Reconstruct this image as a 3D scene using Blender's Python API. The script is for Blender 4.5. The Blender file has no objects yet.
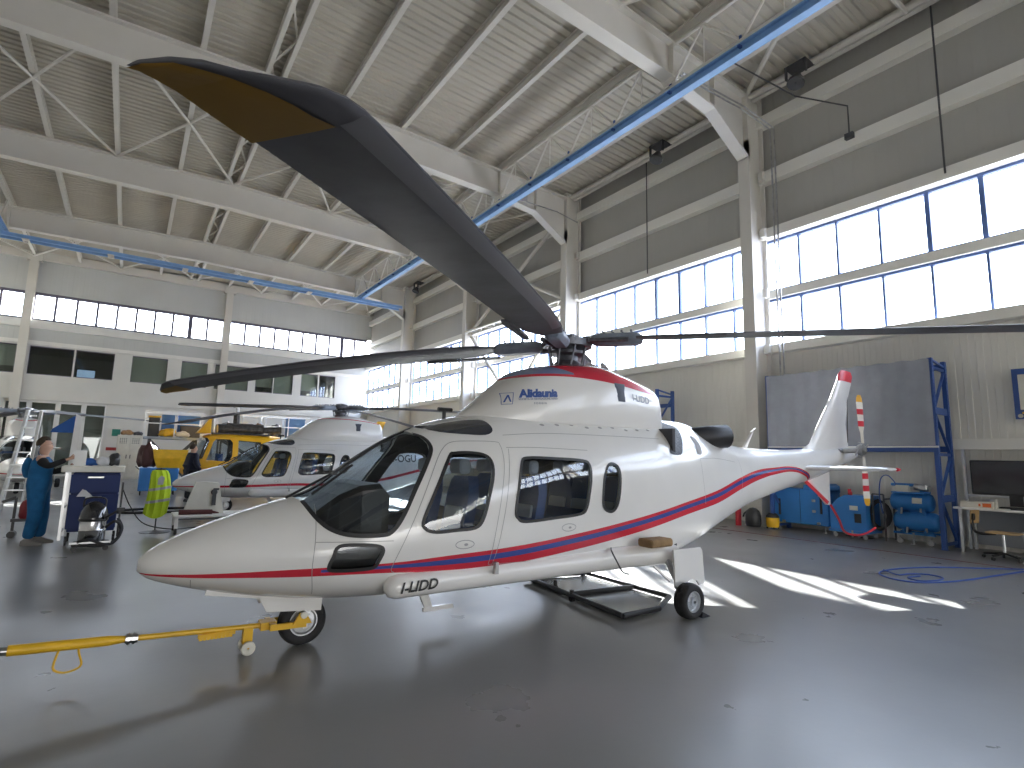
import bpy, bmesh, math, random, bisect
from mathutils import Vector, Matrix
S = bpy.context.scene
COL = S.collection
# ---------------------------------------------------------------- camera
def cam():
    cd = bpy.data.cameras.new('camera'); co = bpy.data.objects.new('camera', cd); COL.objects.link(co)
    f, yaw, pitch, roll = 546.26, math.radians(34.77526), math.radians(7.73252), math.radians(1.35533)
    cd.sensor_fit = 'HORIZONTAL'; cd.sensor_width = 36.0; cd.lens = 36.0*f/1024
    fw = Vector((math.sin(yaw)*math.cos(pitch), math.cos(yaw)*math.cos(pitch), math.sin(pitch)))
    r = Vector((math.cos(yaw), -math.sin(yaw), 0)); u = r.cross(fw)
    r2 = r*math.cos(roll)+u*math.sin(roll); u2 = r2.cross(fw)
    m = Matrix((r2, u2, -fw)).transposed().to_4x4(); m.translation = Vector((0, 0, 1.6))
    co.matrix_world = m; cd.clip_end = 500; cd.clip_start = .05
    S.camera = co
cam()
# ---------------------------------------------------------------- world, sun, exposure
W = bpy.data.worlds.new('sky'); S.world = W; W.use_nodes = True
_nt = W.node_tree; _bg = _nt.nodes['Background']
_tc = _nt.nodes.new('ShaderNodeTexCoord'); _sep = _nt.nodes.new('ShaderNodeSeparateXYZ'); _rp = _nt.nodes.new('ShaderNodeValToRGB')
_nt.links.new(_tc.outputs['Generated'], _sep.inputs[0]); _nt.links.new(_sep.outputs['Z'], _rp.inputs[0]); _nt.links.new(_rp.outputs[0], _bg.inputs[0])
_rp.color_ramp.elements[0].position = 0; _rp.color_ramp.elements[0].color = (.62, .60, .57, 1)
_rp.color_ramp.elements[1].position = .5; _rp.color_ramp.elements[1].color = (.74, .84, 1, 1)
e = _rp.color_ramp.elements.new(.06); e.color = (1, .98, .95, 1)
_bg.inputs[1].default_value = 9.0
sd = bpy.data.lights.new('sun', 'SUN'); sd.energy = 60; sd.angle = math.radians(.6); sd.color = (1, .96, .88)
so = bpy.data.objects.new('sun', sd); COL.objects.link(so)
so.rotation_euler = Vector((1, 1.65, .83)).to_track_quat('Z', 'Y').to_euler()
so.location = (40, 60, 35)
S.view_settings.view_transform = 'Standard'; S.view_settings.look = 'None'; S.view_settings.gamma = 1
S.view_settings.exposure = 0.38; S.view_settings.use_curve_mapping = False
S.cycles.max_bounces = 10; S.cycles.diffuse_bounces = 6; S.cycles.glossy_bounces = 4; S.cycles.transparent_max_bounces = 16; S.cycles.transmission_bounces = 6
S.cycles.sample_clamp_indirect = 8; S.cycles.caustics_reflective = False; S.cycles.caustics_refractive = False

# ---------------------------------------------------------------- materials
_M = {}
def mat(name, col=(.8, .8, .8), rough=.5, metal=0, coat=0, noise=None, bump=None, alpha=None):
    """noise=(scale, amount, detail): dirt/wear variation of colour; bump=(scale,strength)"""
    if name in _M: return _M[name]
    m = bpy.data.materials.new(name); m.use_nodes = True; nt = m.node_tree; b = nt.nodes['Principled BSDF']
    b.inputs['Base Color'].default_value = (*col, 1); b.inputs['Roughness'].default_value = rough; b.inputs['Metallic'].default_value = metal
    b.inputs['Coat Weight'].default_value = coat
    tc = nt.nodes.new('ShaderNodeTexCoord')
    if noise:
        n = nt.nodes.new('ShaderNodeTexNoise'); n.inputs['Scale'].default_value = noise[0]; n.inputs['Detail'].default_value = noise[2] if len(noise) > 2 else 4
        nt.links.new(tc.outputs['Object'], n.inputs['Vector'])
        r = nt.nodes.new('ShaderNodeValToRGB'); k = noise[1]
        r.color_ramp.elements[0].position = .3; r.color_ramp.elements[1].position = .7
        r.color_ramp.elements[0].color = (*[c*(1-k) for c in col], 1); r.color_ramp.elements[1].color = (*[min(1, c*(1+k*.6)) for c in col], 1)
        nt.links.new(n.outputs['Fac'], r.inputs[0]); nt.links.new(r.outputs[0], b.inputs['Base Color'])
    if bump:
        n2 = nt.nodes.new('ShaderNodeTexNoise'); n2.inputs['Scale'].default_value = bump[0]
        nt.links.new(tc.outputs['Object'], n2.inputs['Vector'])
        bp = nt.nodes.new('ShaderNodeBump'); bp.inputs['Strength'].default_value = bump[1]; bp.inputs['Distance'].default_value = .02
        nt.links.new(n2.outputs['Fac'], bp.inputs['Height']); nt.links.new(bp.outputs[0], b.inputs['Normal'])
    _M[name] = m; return m
def glassmat(name, tint, refl=.08, rough=.02):
    if name in _M: return _M[name]
    m = bpy.data.materials.new(name); m.use_nodes = True; nt = m.node_tree; nt.nodes.clear()
    o = nt.nodes.new('ShaderNodeOutputMaterial'); t = nt.nodes.new('ShaderNodeBsdfTransparent'); g = nt.nodes.new('ShaderNodeBsdfGlossy')
    mx = nt.nodes.new('ShaderNodeMixShader'); lw = nt.nodes.new('ShaderNodeLayerWeight'); lw.inputs[0].default_value = .35
    mr = nt.nodes.new('ShaderNodeMapRange'); mr.inputs['To Min'].default_value = refl; mr.inputs['To Max'].default_value = .9
    t.inputs[0].default_value = (*tint, 1); g.inputs['Roughness'].default_value = rough; g.inputs[0].default_value = (.9, .93, .95, 1)
    nt.links.new(lw.outputs['Facing'], mr.inputs[0]); 
    pw = nt.nodes.new('ShaderNodeMath'); pw.operation = 'POWER'; pw.inputs[1].default_value = 5
    nt.links.new(lw.outputs['Facing'], pw.inputs[0]); nt.links.new(pw.outputs[0], mr.inputs[0])
    nt.links.new(mr.outputs[0], mx.inputs[0]); nt.links.new(t.outputs[0], mx.inputs[1]); nt.links.new(g.outputs[0], mx.inputs[2]); nt.links.new(mx.outputs[0], o.inputs[0])
    _M[name] = m; return m
white = mat('white_paint', (.80, .79, .76), .45, noise=(1.5, .05))
steelw = mat('white_steel', (.66, .635, .585), .5, noise=(.8, .06))
deckm = mat('deck_metal', (.47, .44, .37), .55, noise=(.6, .08))
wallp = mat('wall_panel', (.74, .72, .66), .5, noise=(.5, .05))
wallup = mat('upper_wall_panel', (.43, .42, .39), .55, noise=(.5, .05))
girtm = mat('girt_white', (.82, .80, .74), .5)
farwall = mat('far_wall_paint', (.66, .65, .62), .55, noise=(.7, .05))
wallg = mat('grey_panel', (.55, .56, .55), .5, noise=(.5, .05))
flaref = mat('flare_blue_frame', (.09, .15, .36), .4)  # blue flare around the bright windows is put into the frame colour
greyf = mat('grey_frame', (.13, .12, .17), .4)
railb = mat('rail_blue', (.20, .38, .68), .4, noise=(3, .1))
blackr = mat('black_rubber', (.025, .025, .027), .6, noise=(6, .3))
blackp = mat('black_plastic', (.02, .02, .022), .4)
dark = mat('dark_grey', (.07, .07, .075), .5)
alu = mat('aluminium', (.62, .63, .64), .35, 1, noise=(5, .1))
steel = mat('bare_steel', (.45, .45, .46), .3, 1, noise=(8, .2))
blue = mat('machine_blue', (.03, .20, .55), .4, noise=(2, .12))
rackblue = mat('rack_blue', (.03, .085, .30), .4, noise=(2, .1))
cartblue = mat('cart_blue', (.010, .026, .12), .6, noise=(2, .1))
yellow = mat('yellow_paint', (.80, .47, .02), .4, noise=(5, .15))
redm = mat('red_paint', (.62, .03, .05), .4)
greyc = mat('grey_cloth', (.31, .33, .38), .8, noise=(4, .08), bump=(12, .2))
offw = mat('off_white', (.72, .70, .62), .5, noise=(4, .08))
brown = mat('brown_wood', (.35, .20, .09), .6, noise=(10, .3))
skin = mat('skin', (.55, .33, .24), .55)
hairm = mat('dark_hair', (.04, .025, .015), .7, bump=(60, .5))
glass_w = glassmat('window_glass', (.93, .96, 1.0), .05)
glass_d = glassmat('dim_glass', (.72, .76, .74), .07)
blindm = mat('roller_blind', (.62, .63, .57), .8)
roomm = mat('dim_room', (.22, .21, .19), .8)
glass_h = glassmat('cabin_glass', (.62, .68, .72), .07)
def floor_mat():
    m = bpy.data.materials.new('floor_epoxy'); m.use_nodes = True; nt = m.node_tree; b = nt.nodes['Principled BSDF']; L = nt.links.new
    tc = nt.nodes.new('ShaderNodeTexCoord')
    def noise(sc, det, ro=.5):
        n = nt.nodes.new('ShaderNodeTexNoise'); n.inputs['Scale'].default_value = sc; n.inputs['Detail'].default_value = det; n.inputs['Roughness'].default_value = ro
        L(tc.outputs['Object'], n.inputs['Vector']); return n
    n = noise(.35, 5); r = nt.nodes.new('ShaderNodeValToRGB'); r.color_ramp.elements[0].position = .3; r.color_ramp.elements[1].position = .7
    r.color_ramp.elements[0].color = (.185, .183, .18, 1); r.color_ramp.elements[1].color = (.235, .23, .222, 1); L(n.outputs['Fac'], r.inputs[0])
    n2 = noise(3.1, 9, .75); r2 = nt.nodes.new('ShaderNodeValToRGB'); r2.color_ramp.elements[0].position = .25; r2.color_ramp.elements[1].position = .33
    r2.color_ramp.elements[0].color = (.55, .53, .5, 1); r2.color_ramp.elements[1].color = (1, 1, 1, 1); L(n2.outputs['Fac'], r2.inputs[0])
    mx = nt.nodes.new('ShaderNodeMix'); mx.data_type = 'RGBA'; mx.blend_type = 'MULTIPLY'; mx.inputs[0].default_value = .7
    L(r.outputs[0], mx.inputs[6]); L(r2.outputs[0], mx.inputs[7]); L(mx.outputs[2], b.inputs['Base Color'])
    n3 = noise(1.1, 6); mr = nt.nodes.new('ShaderNodeMapRange'); mr.inputs['To Min'].default_value = .22; mr.inputs['To Max'].default_value = .38
    L(n3.outputs['Fac'], mr.inputs[0]); L(mr.outputs[0], b.inputs['Roughness'])
    n4 = noise(14, 3); bp = nt.nodes.new('ShaderNodeBump'); bp.inputs['Strength'].default_value = .05; bp.inputs['Distance'].default_value = .01
    L(n4.outputs['Fac'], bp.inputs['Height']); L(bp.outputs[0], b.inputs['Normal'])
    return m

# ---------------------------------------------------------------- mesh tools
class MB:
    def __init__(s, off=(0, 0, 0)): s.v = []; s.f = []; s.m = []; s.o = Vector(off); s.cur = 0
    def add(s, vs, fs):
        n = len(s.v); s.v += [Vector(v) for v in vs]; s.f += [tuple(i+n for i in f) for f in fs]; s.m += [s.cur]*len(fs)
    def box(s, a, b):
        x0, x1 = sorted((a[0], b[0])); y0, y1 = sorted((a[1], b[1])); z0, z1 = sorted((a[2], b[2]))
        s.add([(x0, y0, z0), (x1, y0, z0), (x1, y1, z0), (x0, y1, z0), (x0, y0, z1), (x1, y0, z1), (x1, y1, z1), (x0, y1, z1)],
              [(0, 3, 2, 1), (4, 5, 6, 7), (0, 1, 5, 4), (1, 2, 6, 5), (2, 3, 7, 6), (3, 0, 4, 7)])
    def rbox(s, a, b, r=.02, n=3, axis=2):
        """box with rounded vertical (axis) edges"""
        lo = [min(a[i], b[i]) for i in range(3)]; hi = [max(a[i], b[i]) for i in range(3)]
        i, j = [k for k in range(3) if k != axis]; r = min(r, (hi[i]-lo[i])/2.01, (hi[j]-lo[j])/2.01); pts = []
        for cx, cy, a0 in ((hi[i]-r, hi[j]-r, 0), (lo[i]+r, hi[j]-r, 90), (lo[i]+r, lo[j]+r, 180), (hi[i]-r, lo[j]+r, 270)):
            for k in range(n+1):
                t = math.radians(a0+90*k/n); pts.append((cx+r*math.cos(t), cy+r*math.sin(t)))
        def mk(p, h):
            q = [0, 0, 0]; q[i] = p[0]; q[j] = p[1]; q[axis] = h; return q
        N = len(pts); c = min(r*.4, (hi[axis]-lo[axis])/4)
        cxm, cym = (lo[i]+hi[i])/2, (lo[j]+hi[j])/2
        def ins(p): 
            return (p[0]+math.copysign(min(c, abs(cxm-p[0])), cxm-p[0]), p[1]+math.copysign(min(c, abs(cym-p[1])), cym-p[1]))
        rings = [[mk(ins(p), lo[axis]) for p in pts], [mk(p, lo[axis]+c) for p in pts], [mk(p, hi[axis]-c) for p in pts], [mk(ins(p), hi[axis]) for p in pts]]
        s.loft(rings, cap=True)
    def loft(s, rings, cap=True, closed=True):
        N = len(rings[0]); vs = [p for r in rings for p in r]; fs = []
        for k in range(len(rings)-1):
            for i in range(N if closed else N-1):
                j = (i+1) % N; fs.append((k*N+i, k*N+j, (k+1)*N+j, (k+1)*N+i))
        if cap: fs.append(tuple(range(N-1, -1, -1))); fs.append(tuple((len(rings)-1)*N+i for i in range(N)))
        s.add(vs, fs)
    def cyl(s, p0, p1, r0, r1=None, n=12, cap=True):
        p0 = Vector(p0); p1 = Vector(p1); r1 = r0 if r1 is None else r1; d = (p1-p0).normalized()
        a = d.orthogonal().normalized(); b = d.cross(a)
        s.loft([[p+(a*math.cos(2*math.pi*i/n)+b*math.sin(2*math.pi*i/n))*r for i in range(n)] for p, r in ((p0, r0), (p1, r1))], cap)
    def bar(s, p0, p1, w, h, up=(0, 0, 1)):
        """rectangular bar from p0 to p1, w sideways, h along up"""
        p0 = Vector(p0); p1 = Vector(p1); d = (p1-p0).normalized(); u = Vector(up); sd = d.cross(u)
        if sd.length < 1e-4: sd = d.cross(Vector((1, 0, 0)))
        sd.normalize(); u = sd.cross(d); 
        s.loft([[p+sd*(w/2*i)+u*(h/2*j) for i, j in ((-1, -1), (1, -1), (1, 1), (-1, 1))] for p in (p0, p1)])
    def lathe(s, prof, c=(0, 0, 0), axis=(0, 0, 1), n=24, cap=False):
        c = Vector(c); d = Vector(axis).normalized(); a = d.orthogonal().normalized(); b = d.cross(a)
        s.loft([[c+d*h+(a*math.cos(2*math.pi*i/n)+b*math.sin(2*math.pi*i/n))*max(r, 1e-4) for i in range(n)] for r, h in prof], cap)
    def tube(s, path, r, n=8, closed=False):
        P = [Vector(p) for p in path]; rings = []; prev = None
        for i, p in enumerate(P):
            t = (P[min(i+1, len(P)-1)]-P[max(i-1, 0)]).normalized()
            if prev is None: a = t.orthogonal().normalized()
            else:
                a = prev-t*prev.dot(t); a = a.normalized() if a.length > 1e-5 else t.orthogonal().normalized()
            prev = a; b = t.cross(a); rr = r[i] if isinstance(r, (list, tuple)) else r
            rings.append([p+(a*math.cos(2*math.pi*k/n)+b*math.sin(2*math.pi*k/n))*rr for k in range(n)])
        s.loft(rings, True)
    def prism(s, poly, y0, y1, axis=1):
        """2D polygon (u,v) extruded along axis"""
        def mk(p, h):
            return {1: (p[0], h, p[1]), 0: (h, p[0], p[1]), 2: (p[0], p[1], h)}[axis]
        s.loft([[mk(p, y0) for p in poly], [mk(p, y1) for p in poly]])
    def build(s, name, m, parent=None, smooth=False, loc=None, angle=35):
        me = bpy.data.meshes.new(name); me.from_pydata([tuple(v-s.o) for v in s.v], [], s.f); 
        ms = m if isinstance(m, (list, tuple)) else [m]
        for x in ms: me.materials.append(x)
        if len(ms) > 1: me.polygons.foreach_set('material_index', s.m)
        bm = bmesh.new(); bm.from_mesh(me); bmesh.ops.recalc_face_normals(bm, faces=bm.faces); bm.to_mesh(me); bm.free()
        if smooth:
            me.polygons.foreach_set('use_smooth', [True]*len(me.polygons)); me.set_sharp_from_angle(angle=math.radians(angle))
        me.update()
        o = bpy.data.objects.new(name, me); COL.objects.link(o)
        if parent: o.parent = parent
        if loc: o.location = loc
        return o
def tag(o, label=None, cat=None, group=None, kind=None):
    if label: o['label'] = label
    if cat: o['category'] = cat
    if group: o['group'] = group
    if kind: o['kind'] = kind
    return o
def thing(name, label, cat, loc=(0, 0, 0), rz=0, group=None):
    o = bpy.data.objects.new(name, None); o.empty_display_size = .2; COL.objects.link(o); o.location = loc; o.rotation_euler.z = rz
    return tag(o, label, cat, group)
def struct(name, mb, m, parent=None, label=None, **k):
    o = mb.build(name, m, parent, **k)
    if not parent: tag(o, label, None, None, 'structure')
    return o
def copy_tree(o, parent=None):
    c = o.copy(); COL.objects.link(c)
    if parent: c.parent = parent
    for ch in list(o.children): copy_tree(ch, c)
    return c
def catmull(P, n=6, closed=False):
    P = [Vector(p) for p in P]; out = []; N = len(P)
    for i in range(N if closed else N-1):
        g = (lambda k: P[k % N]) if closed else (lambda k: P[max(0, min(N-1, k))])
        p0, p1, p2, p3 = g(i-1), g(i), g(i+1), g(i+2)
        for k in range(n):
            t = k/n; out.append(.5*((2*p1)+(p2-p0)*t+(2*p0-5*p1+4*p2-p3)*t*t+(3*p1-p0-3*p2+p3)*t**3))
    if not closed: out.append(P[-1])
    return out
def skin_mesh(name, J, E, m, parent=None, sub=2, loc=None, root=None):
    """J: {name:(pos,radius)}, E: [(a,b)]"""
    ks = list(J); me = bpy.data.meshes.new(name); me.from_pydata([J[k][0] for k in ks], [(ks.index(a), ks.index(b)) for a, b in E], [])
    o = bpy.data.objects.new(name, me); COL.objects.link(o)
    md = o.modifiers.new('s', 'SKIN'); md.use_smooth_shade = True
    for i, k in enumerate(ks):
        r = J[k][1]; r = r if isinstance(r, (tuple, list)) else (r, r)
        me.skin_vertices[0].data[i].radius = r; me.skin_vertices[0].data[i].use_root = (k == (root or ks[0]))
    md2 = o.modifiers.new('d', 'SUBSURF'); md2.levels = sub; md2.render_levels = sub
    dg = bpy.context.evaluated_depsgraph_get(); dg.update()
    nm = bpy.data.meshes.new_from_object(o.evaluated_get(dg)); nm.materials.clear(); nm.materials.append(m)
    nm.polygons.foreach_set('use_smooth', [True]*len(nm.polygons))
    bpy.data.objects.remove(o); o = bpy.data.objects.new(name, nm); COL.objects.link(o)
    if parent: o.parent = parent
    if loc: o.location = loc
    return o
def text_mesh(txt, size, shear=0, bold=0, spacing=1):
    c = bpy.data.curves.new('t', 'FONT'); c.body = txt; c.size = size; c.shear = shear; c.offset = bold; c.space_character = spacing; c.resolution_u = 3
    o = bpy.data.objects.new('t', c); COL.objects.link(o); dg = bpy.context.evaluated_depsgraph_get(); dg.update()
    me = bpy.data.meshes.new_from_object(o.evaluated_get(dg)); bpy.data.objects.remove(o)
    vs = [v.co.copy() for v in me.vertices]; fs = [tuple(p.vertices) for p in me.polygons]; return vs, fs
def text_flat(name, txt, size, org, ux, uz, m, parent=None, **k):
    vs, fs = text_mesh(txt, size, **k); mb = MB(); org = Vector(org); ux = Vector(ux); uz = Vector(uz)
    mb.add([org+ux*v.x+uz*v.y for v in vs], fs); return mb.build(name, m, parent)

# ================================================================ THE HANGAR
XR, XL, YF, YB = 14.5, -9.5, 40.0, -23.3
CY = [-23.3, -15.4, -7.5, .4, 8.3, 16.2, 24.1, 32.0, 39.8]
def roofz(x): return 12.78-.03*abs(x-2.5)
mb = MB(); mb.box((XL-.5, YB-.5, -.3), (XR+.5, YF+.5, 0)); struct('floor', mb, floor_mat())
# corrugated roof deck, ribs across the hall
mb = MB(); prof = []; y = YB-.4
while y < YF+.4:
    for dy, dz in ((0, 0), (.12, 0), (.15, .045), (.22, .045)): prof.append((y+dy, dz))
    y += .25
vs = []; 
for x in (XL-.3, 2.5, XR+.3):
    vs += [(x, p[0], roofz(x)+p[1]) for p in prof]
N = len(prof); fs = [(k*N+i, k*N+i+1, (k+1)*N+i+1, (k+1)*N+i) for k in range(2) for i in range(N-1)]
mb.add(vs, fs); vt = [(x, y, roofz(x)+.25) for x in (XL-.3, 2.5, XR+.3) for y in (YB-.4, YF+.4)]; mb.add(vt, [(0, 1, 3, 2), (2, 3, 5, 4)])
struct('ceiling', mb, deckm)
def corr_wall(mb, axis, pos, a0, a1, z0, z1, pitch=.25, d=.008, sgn=-1, T=.2):
    """ribbed panel wall; axis 0: plane x=pos running along y; axis 1: plane y=pos running along x"""
    def P(u, w, z): return (pos+w, u, z) if axis == 0 else (u, pos+w, z)
    n = max(1, int((a1-a0)/pitch)); p = (a1-a0)/n; us = []
    for i in range(n):
        u = a0+i*p; us += [(u, 0), (u+p*.44, 0), (u+p*.5, d*sgn), (u+p*.94, d*sgn)]
    us.append((a1, 0)); N = len(us)
    mb.add([P(u, w, z) for z in (z0, z1) for u, w in us], [(i, i+1, N+i+1, N+i) for i in range(N-1)])
    w = -sgn*T
    mb.add([P(a0, w, z0), P(a1, w, z0), P(a1, w, z1), P(a0, w, z1), P(a0, 0, z0), P(a1, 0, z0), P(a1, 0, z1), P(a0, 0, z1)],
           [(0, 1, 2, 3), (0, 4, 5, 1), (3, 2, 6, 7), (0, 3, 7, 4), (1, 5, 6, 2)])
ZB = dict(sill=4.85, tr=6.28, top=7.95)
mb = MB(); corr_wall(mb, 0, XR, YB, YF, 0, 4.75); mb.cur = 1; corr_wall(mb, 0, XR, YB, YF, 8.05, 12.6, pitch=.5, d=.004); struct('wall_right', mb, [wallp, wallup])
# girts on the window wall
for i, (z0, z1, d) in enumerate(((2.0, 2.22, .22), (4.62, 4.85, .3), (6.2, 6.42, .12), (7.92, 8.2, .3), (9.6, 9.95, .25), (11.35, 11.68, .25))):
    mb = MB(); mb.box((XR-d, YB, z0), (XR+.05, YF-.02, z1)); struct('trim_%d' % (i+1), mb, girtm)
# windows of the right wall
wn = 0
def window(name, axis, pos, a0, a1, z0, z1, n, fm, thick=None, fw=.05, gm=None, inward=-1):
    def bx(m, u0, u1, za, zb, w0, w1):
        if axis == 0: m.box((pos+w0, u0, za), (pos+w1, u1, zb))
        else: m.box((u0, pos+w0, za), (u1, pos+w1, zb))
    m = MB(); bx(m, a0, a1, z0, z0+fw, -.06, .06); bx(m, a0, a1, z1-fw*1.3, z1, -.06, .06)
    for i in range(n+1):
        u = a0+(a1-a0)*i/n; w = fw*.5
        if thick and i in thick: w = fw*.95
        bx(m, max(a0, u-w), min(a1, u+w), z0+fw, z1-fw*1.3, -.055, .055)
    o = struct(name, m, fm)
    g = MB(); bx(g, a0+.01, a1-.01, z0+.01, z1-.01, -.004, .004); g.build('window_pane', gm or glass_w, o)
    return o
for b in range(8):
    y0, y1 = CY[b]+.02, CY[b+1]-.02
    if b == 7: y1 = YF
    for (z0, z1, tk) in ((4.85, 6.2, None), (6.42, 7.92, (3, 4))):
        wn += 1; window('window_%d' % wn, 0, XR+.03, y0, y1, z0, z1, 8, flaref, tk)
# far wall
mb = MB()
corr_wall(mb, 1, YF, XL, XR, 10.27, 12.9, pitch=.5, d=.004); corr_wall(mb, 1, YF, XL, XR, 7.45, 8.65, pitch=.5, d=.004); struct('wall_far', mb, wallg)
mz = [(-9.2, -6.9), (-6.6, -5.55), (-5.0, -3.05), (-2.97, -1.15), (-.28, 1.55), (2.3, 3.75), (4.2, 6.2), (6.65, 7.75), (7.8, 9.05), (9.6, 10.75), (10.85, 12.0)]
mb = MB()
def wall_holes(mb, y0, y1, x0, x1, z0, z1, holes):
    hs = sorted(holes); x = x0
    for a, b, c, d in hs:
        mb.box((x, y0, z0), (a, y1, z1)); mb.box((a, y0, z0), (b, y1, c)); mb.box((a, y0, d), (b, y1, z1)); x = b
    mb.box((x, y0, z0), (x1, y1, z1))
wall_holes(mb, YF, YF+.2, XL, XR, 4.4, 7.45, [(a, b, 5.62, 7.22) for a, b in mz])
wall_holes(mb, YF+.02, YF+.2, XL, XR, 0, 4.4, [(-5.75, -1.25, 0, 4.15)])
struct('wall_front', mb, farwall)
for i, (a, b) in enumerate(mz):
    wn += 1; wo = window('window_%d' % wn, 1, YF+.08, a, b, 5.62, 7.22, 1, greyf, fw=.04, gm=glass_d)
    if i not in (0, 2, 3, 10):
        m = MB(); m.box((a, YF+.16, 5.62 if i % 2 == 0 else 6.0), (b, YF+.17, 7.22)); m.build('window_blind', blindm, wo)
for a, b, n in ((XL, -5.5, 4), (-5.1, 4.45, 10), (4.8, 14.2, 10)):
    wn += 1; window('window_%d' % wn, 1, YF+.05, a, b, 8.65, 10.27, n, greyf, (8,) if n == 10 else None, fw=.12)
# glazed door front on the ground floor
mb = MB(); 
for a, b in ((-5.75, -4.75), (-4.65, -3.5), (-3.4, -2.35), (-2.25, -1.25)):
    mb.box((a, YF+.02, 0), (a+.07, YF+.12, 4.15)); mb.box((b-.07, YF+.02, 0), (b, YF+.12, 4.15)); mb.box((a, YF+.02, 4.05), (b, YF+.12, 4.15)); mb.box((a, YF+.02, 0), (b, YF+.12, .12))
for x in (-4.7, -3.45, -2.3): mb.box((x-.08, YF, 0), (x+.08, YF+.15, 4.15))
dd = struct('door_1', mb, white); mb = MB(); mb.box((-5.7, YF+.06, .1), (-1.3, YF+.07, 4.1)); mb.build('door_pane', glass_d, dd)
mb = MB(); mb.box((-5.72, YF+1.5, 0), (-1.2, YF+1.52, 4.2)); struct('wall_lobby', mb, blindm)
# rooms behind the glass: back panel and floors
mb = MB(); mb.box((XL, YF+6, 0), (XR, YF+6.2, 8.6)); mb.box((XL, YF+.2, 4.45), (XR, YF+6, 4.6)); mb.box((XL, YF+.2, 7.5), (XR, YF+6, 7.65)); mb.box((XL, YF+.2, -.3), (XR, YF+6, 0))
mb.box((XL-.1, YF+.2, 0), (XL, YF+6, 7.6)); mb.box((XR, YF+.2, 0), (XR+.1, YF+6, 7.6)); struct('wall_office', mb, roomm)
mb = MB(); mb.box((XL, YF-.18, 8.2), (XR, YF+.02, 8.65)); struct('trim_7', mb, white)
mb = MB(); mb.box((XL, YF-.28, 12.12), (XR, YF-.02, 12.6)); struct('trim_8', mb, steelw)
mb = MB(); mb.box((XL, YF-.1, 4.2), (XR, YF+.02, 4.45)); struct('trim_9', mb, farwall)
mb = MB(); mb.box((XL, YF-.1, 7.3), (XR, YF+.02, 7.5)); struct('trim_10', mb, white)
for i, x in enumerate((-5.3, 4.62)):
    t = MB(); t.box((x-.2, YF-.35, 0), (x+.2, YF-.3, 12.3)); t.box((x-.2, YF-.06, 0), (x+.2, YF, 12.3)); t.box((x-.02, YF-.3, 0), (x+.02, YF-.06, 12.3))
    t.box((x-.35, YF-.36, 12.0), (x+.35, YF-.02, 12.5))
    o = t.build('wall_column', steelw); tag(o, ['white steel column against the far wall left of the glazed doors', 'white steel column against the far wall beside the mezzanine windows'][i], 'column')
# left and back walls (outside the picture)
mb = MB(); corr_wall(mb, 0, XL, YB, YF, 0, 12.6, sgn=1); struct('wall_left', mb, wallp)
mb = MB(); corr_wall(mb, 1, YB, XL, XR, 5.0, 12.9, sgn=1); mb.box((XL, YB-.2, 0), (XL+3, YB, 5)); mb.box((XR-3, YB-.2, 0), (XR, YB, 5)); mb.box((XL+3, YB-.2, 3.2), (XR-3, YB, 5)); struct('wall_back', mb, wallp)  # low opening added unseen, sized to tune daylight from behind the camera
# ---- portals help the renderer find the daylight
def portal(c, size, rot):
    l = bpy.data.lights.new('daylight_portal', 'AREA'); l.shape = 'RECTANGLE'; l.size, l.size_y = size; l.cycles.is_portal = True
    o = bpy.data.objects.new('daylight_portal', l); COL.objects.link(o); o.location = c; o.rotation_euler = rot
portal((XR+.2, (YB+YF)/2, 6.4), (3.2, YF-YB), (0, math.radians(90), 0))
portal(((XL+XR)/2, YF+.25, 9.46), (XR-XL, 1.7), (math.radians(-90), 0, 0))
portal(((XL+XR)/2, YB-.05, 1.6), (XR-XL-6, 3.2), (math.radians(90), 0, 0))

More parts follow.
